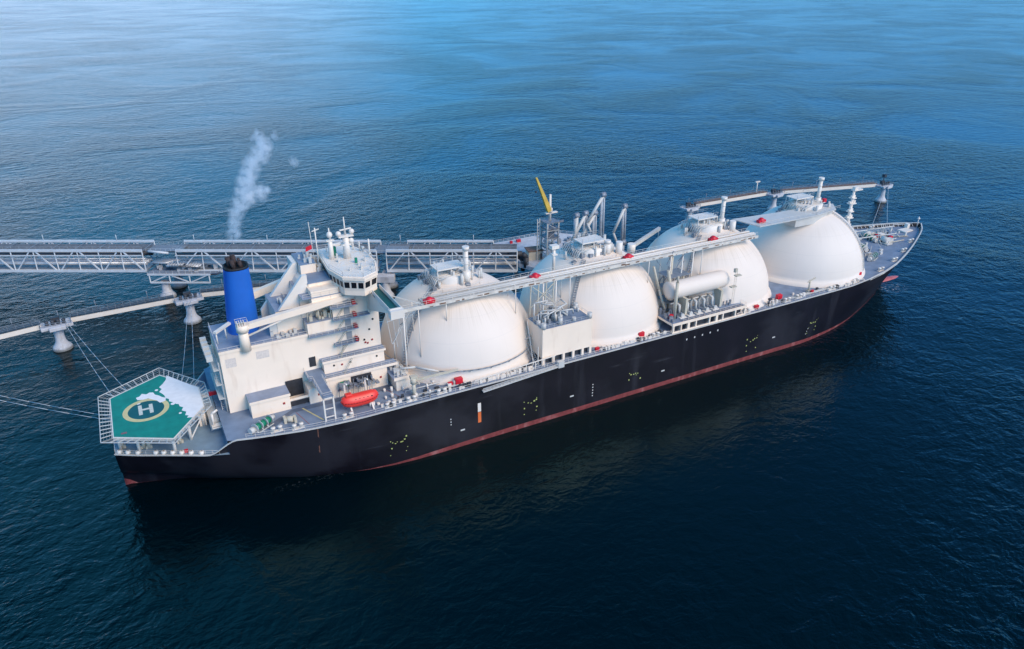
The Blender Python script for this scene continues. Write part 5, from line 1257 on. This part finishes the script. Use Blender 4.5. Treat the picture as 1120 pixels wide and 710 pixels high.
def walkway(p, q_, label, z=9.2):
    p = Vector((*p, z)); q_ = Vector((*q_, z)); d = (q_-p).normalized(); s = Vector((d.y, -d.x, 0))
    if s.y > 0: s = -s
    o = thing('dolphin_walkway', (p+q_)/2-Vector((0, 0, .9)), label, 'walkway', 'walkway girders between the dolphins')
    g = MB(); g.bar(p-Vector((0, 0, .2))+s*.8, q_-Vector((0, 0, .2))+s*.8, .6, 1.7); g.bar(p-Vector((0, 0, .2))-s*.8, q_-Vector((0, 0, .2))-s*.8, .6, 1.7); g.build('girder', M['white'], o)
    k = MB(); k.bar(p+Vector((0, 0, .78)), q_+Vector((0, 0, .78)), 2.6, .16); k.build('walkway_deck', M['brown'] if p.x > 100 else M['darksteel'], o)
    r = MB()
    for e in (1.2, -1.2): r.rail([p+s*e+Vector((0, 0, .86)), q_+s*e+Vector((0, 0, .86))], step=2.2, r=.05, rows=2)
    L = (q_-p).length; n = int(L/13)
    for i in range(n): c = p.lerp(q_, (i+.5)/n)-s*1.2; r.tube(c+Vector((0, 0, .8)), c+Vector((0, 0, 3.8)), .09, n=5); r.box(c.x-.2, c.x+.2, c.y-.2, c.y+.2, c.z+3.7, c.z+4.1)
    r.build('guard_rail', M['steel'], o)
walkway((-75, 77.5), (-18.5, 88.2), 'white walkway girder running off the left edge of the picture')
walkway((-10, 89.6), (21.6, 90.6), 'white walkway girder between the two dolphins left of the funnel')
walkway((30.4, 91), (74, 82), 'white walkway girder passing behind the blue funnel')
walkway((255, 92), (300, 91), 'white walkway girder above the third dome')
walkway((309, 89.2), (362.6, 75.8), 'white walkway girder above the foremost dome, reaching the dolphin off the bow')
# slim lamp mast standing on the right-hand walkway
def lamp(x, y, z, h, label):
    q = MB(); q.tube((x, y, z), (x, y, z+h), .3, .22, 8); q.box(x-1.4, x+1.4, y-.4, y+.4, z+h-.5, z+h); o = q.build('lamp_mast', M['white']); tag(o, label, 'lamp post')
lamp(293.5, 91, 9, 7, 'slim white lamp mast left of the foremost dome, on the walkway')
# ------------------------------------------------------------------ mooring lines
def rope(p, q_, sag, label, r=.065):
    p = Vector(p); q_ = Vector(q_); mb = MB(); n = 14; pts = []
    for i in range(n+1): t = i/n; c = p.lerp(q_, t); c.z -= sag*4*t*(1-t); pts.append(c)
    mb.path(pts, r, 5); o = mb.build('mooring_line', M['rope']); tag(o, label, 'mooring line', 'mooring lines')
rope((-11.5, 86.2, 9), (3.0, 9.6, 14.0), 1.6, 'mooring line from the far left dolphin to the stern, lower of the pair')
rope((-10.9, 86.6, 9), (7.0, 11.2, 14.0), 1.2, 'mooring line from the far left dolphin to the stern, upper of the pair')
rope((25.6, 87.6, 9), (16.5, 15.8, 14.2), 1.4, 'mooring line beside the funnel dolphin, left of the pair')
rope((26.6, 87.6, 9), (20.0, 17.2, 14.4), 1.2, 'mooring line beside the funnel dolphin, right of the pair')
rope((-70, 96, 7), (1.2, 8.6, 13.8), 1.5, 'mooring line running from the stern to the left edge, upper of the pair')
rope((-70, 92.5, 7), (.6, 7.2, 13.8), 1.5, 'mooring line running from the stern to the left edge, lower of the pair')
rope((365.8, 71.4, 9), (268, 6, 20.8), 1.2, 'mooring line from the bow to the light dolphin, left of the pair')
rope((367.6, 71.2, 9), (274, 3.5, 21.2), 1.2, 'mooring line from the bow to the light dolphin, right of the pair')

# ------------------------------------------------------------------ smoke
puffs = [(34.2, 58.4, 1.7), (34.6, 60.6, 1.8), (35.4, 62.8, 1.9), (36.6, 64.8, 2.1), (38.4, 66.4, 2.4), (41.0, 66.9, 2.0), (42.8, 67.3, 1.1), (36.9, 67.8, 1.5), (38.4, 69.6, 2.2), (39.6, 71.6, 2.2), (40.6, 73.6, 2.3), (42.4, 75.4, 2.3), (43.4, 77.4, 2.0), (42.6, 79.2, 1.7), (46.0, 79.0, 1.0), (49.6, 73.2, 1.1)]
def build_smoke():
    mb = MB()
    for x, z, r in puffs:
        k = 1.25*r+1.1; mb.lathe([(max(.001, k*math.sin(math.pi*i/8)), -k*math.cos(math.pi*i/8)) for i in range(9)], (x, 0, z), 14)
    o = mb.build('smoke', None) if False else None
    m = bpy.data.materials.new('thin_white_smoke'); m.use_nodes = True; N = m.node_tree.nodes; L = m.node_tree.links
    for nd in list(N):
        if nd.type == 'BSDF_PRINCIPLED': N.remove(nd)
    out = N['Material Output']; pv = N.new('ShaderNodeVolumePrincipled'); L.new(pv.outputs[0], out.inputs['Volume'])
    pv.inputs['Color'].default_value = (.995, .995, 1, 1); pv.inputs['Anisotropy'].default_value = .2
    g = N.new('ShaderNodeNewGeometry'); acc = None
    def mt(op, a, b, c=None):
        k = N.new('ShaderNodeMath'); k.operation = op
        for i, q in enumerate((a, b)):
            if q is None: continue
            if isinstance(q, (int, float)): k.inputs[i].default_value = q
            else: L.new(q, k.inputs[i])
        return k.outputs[0]
    wn = N.new('ShaderNodeTexNoise'); wn.inputs['Scale'].default_value = .35; wn.inputs['Detail'].default_value = 3; L.new(g.outputs['Position'], wn.inputs[0])
    off = N.new('ShaderNodeVectorMath'); off.operation = 'MULTIPLY_ADD'; L.new(wn.outputs['Color'], off.inputs[0]); off.inputs[1].default_value = (2.4, 2.4, 2.4); 
    ad = N.new('ShaderNodeVectorMath'); ad.operation = 'SUBTRACT'; L.new(g.outputs['Position'], ad.inputs[0]); ad.inputs[1].default_value = (1.2, 1.2, 1.2); L.new(ad.outputs[0], off.inputs[2])
    for x, z, r in puffs:
        d = N.new('ShaderNodeVectorMath'); d.operation = 'DISTANCE'; L.new(off.outputs[0], d.inputs[0]); d.inputs[1].default_value = (x, 0, z)
        mr = N.new('ShaderNodeMapRange'); mr.interpolation_type = 'SMOOTHSTEP'; L.new(d.outputs['Value'], mr.inputs[0]); mr.inputs[1].default_value = r*1.25; mr.inputs[2].default_value = r*.1; mr.inputs[3].default_value = 0; mr.inputs[4].default_value = 1
        acc = mr.outputs[0] if acc is None else mt('MAXIMUM', acc, mr.outputs[0])
    nz = N.new('ShaderNodeTexNoise'); nz.inputs['Scale'].default_value = .75; nz.inputs['Detail'].default_value = 6; nz.inputs['Roughness'].default_value = .65; L.new(g.outputs['Position'], nz.inputs[0])
    mr = N.new('ShaderNodeMapRange'); L.new(nz.outputs[0], mr.inputs[0]); mr.inputs[1].default_value = .38; mr.inputs[2].default_value = .66; mr.inputs[4].default_value = 1.9
    L.new(mt('MULTIPLY', acc, mr.outputs[0]), pv.inputs['Density'])
    o = mb.build('smoke', m); tag(o, 'thin white exhaust smoke drifting above the blue funnel', 'smoke', kind='stuff')
    bpy.context.view_layer.objects.active = o
    md = o.modifiers.new('remesh', 'REMESH'); md.mode = 'VOXEL'; md.voxel_size = .45
build_smoke()
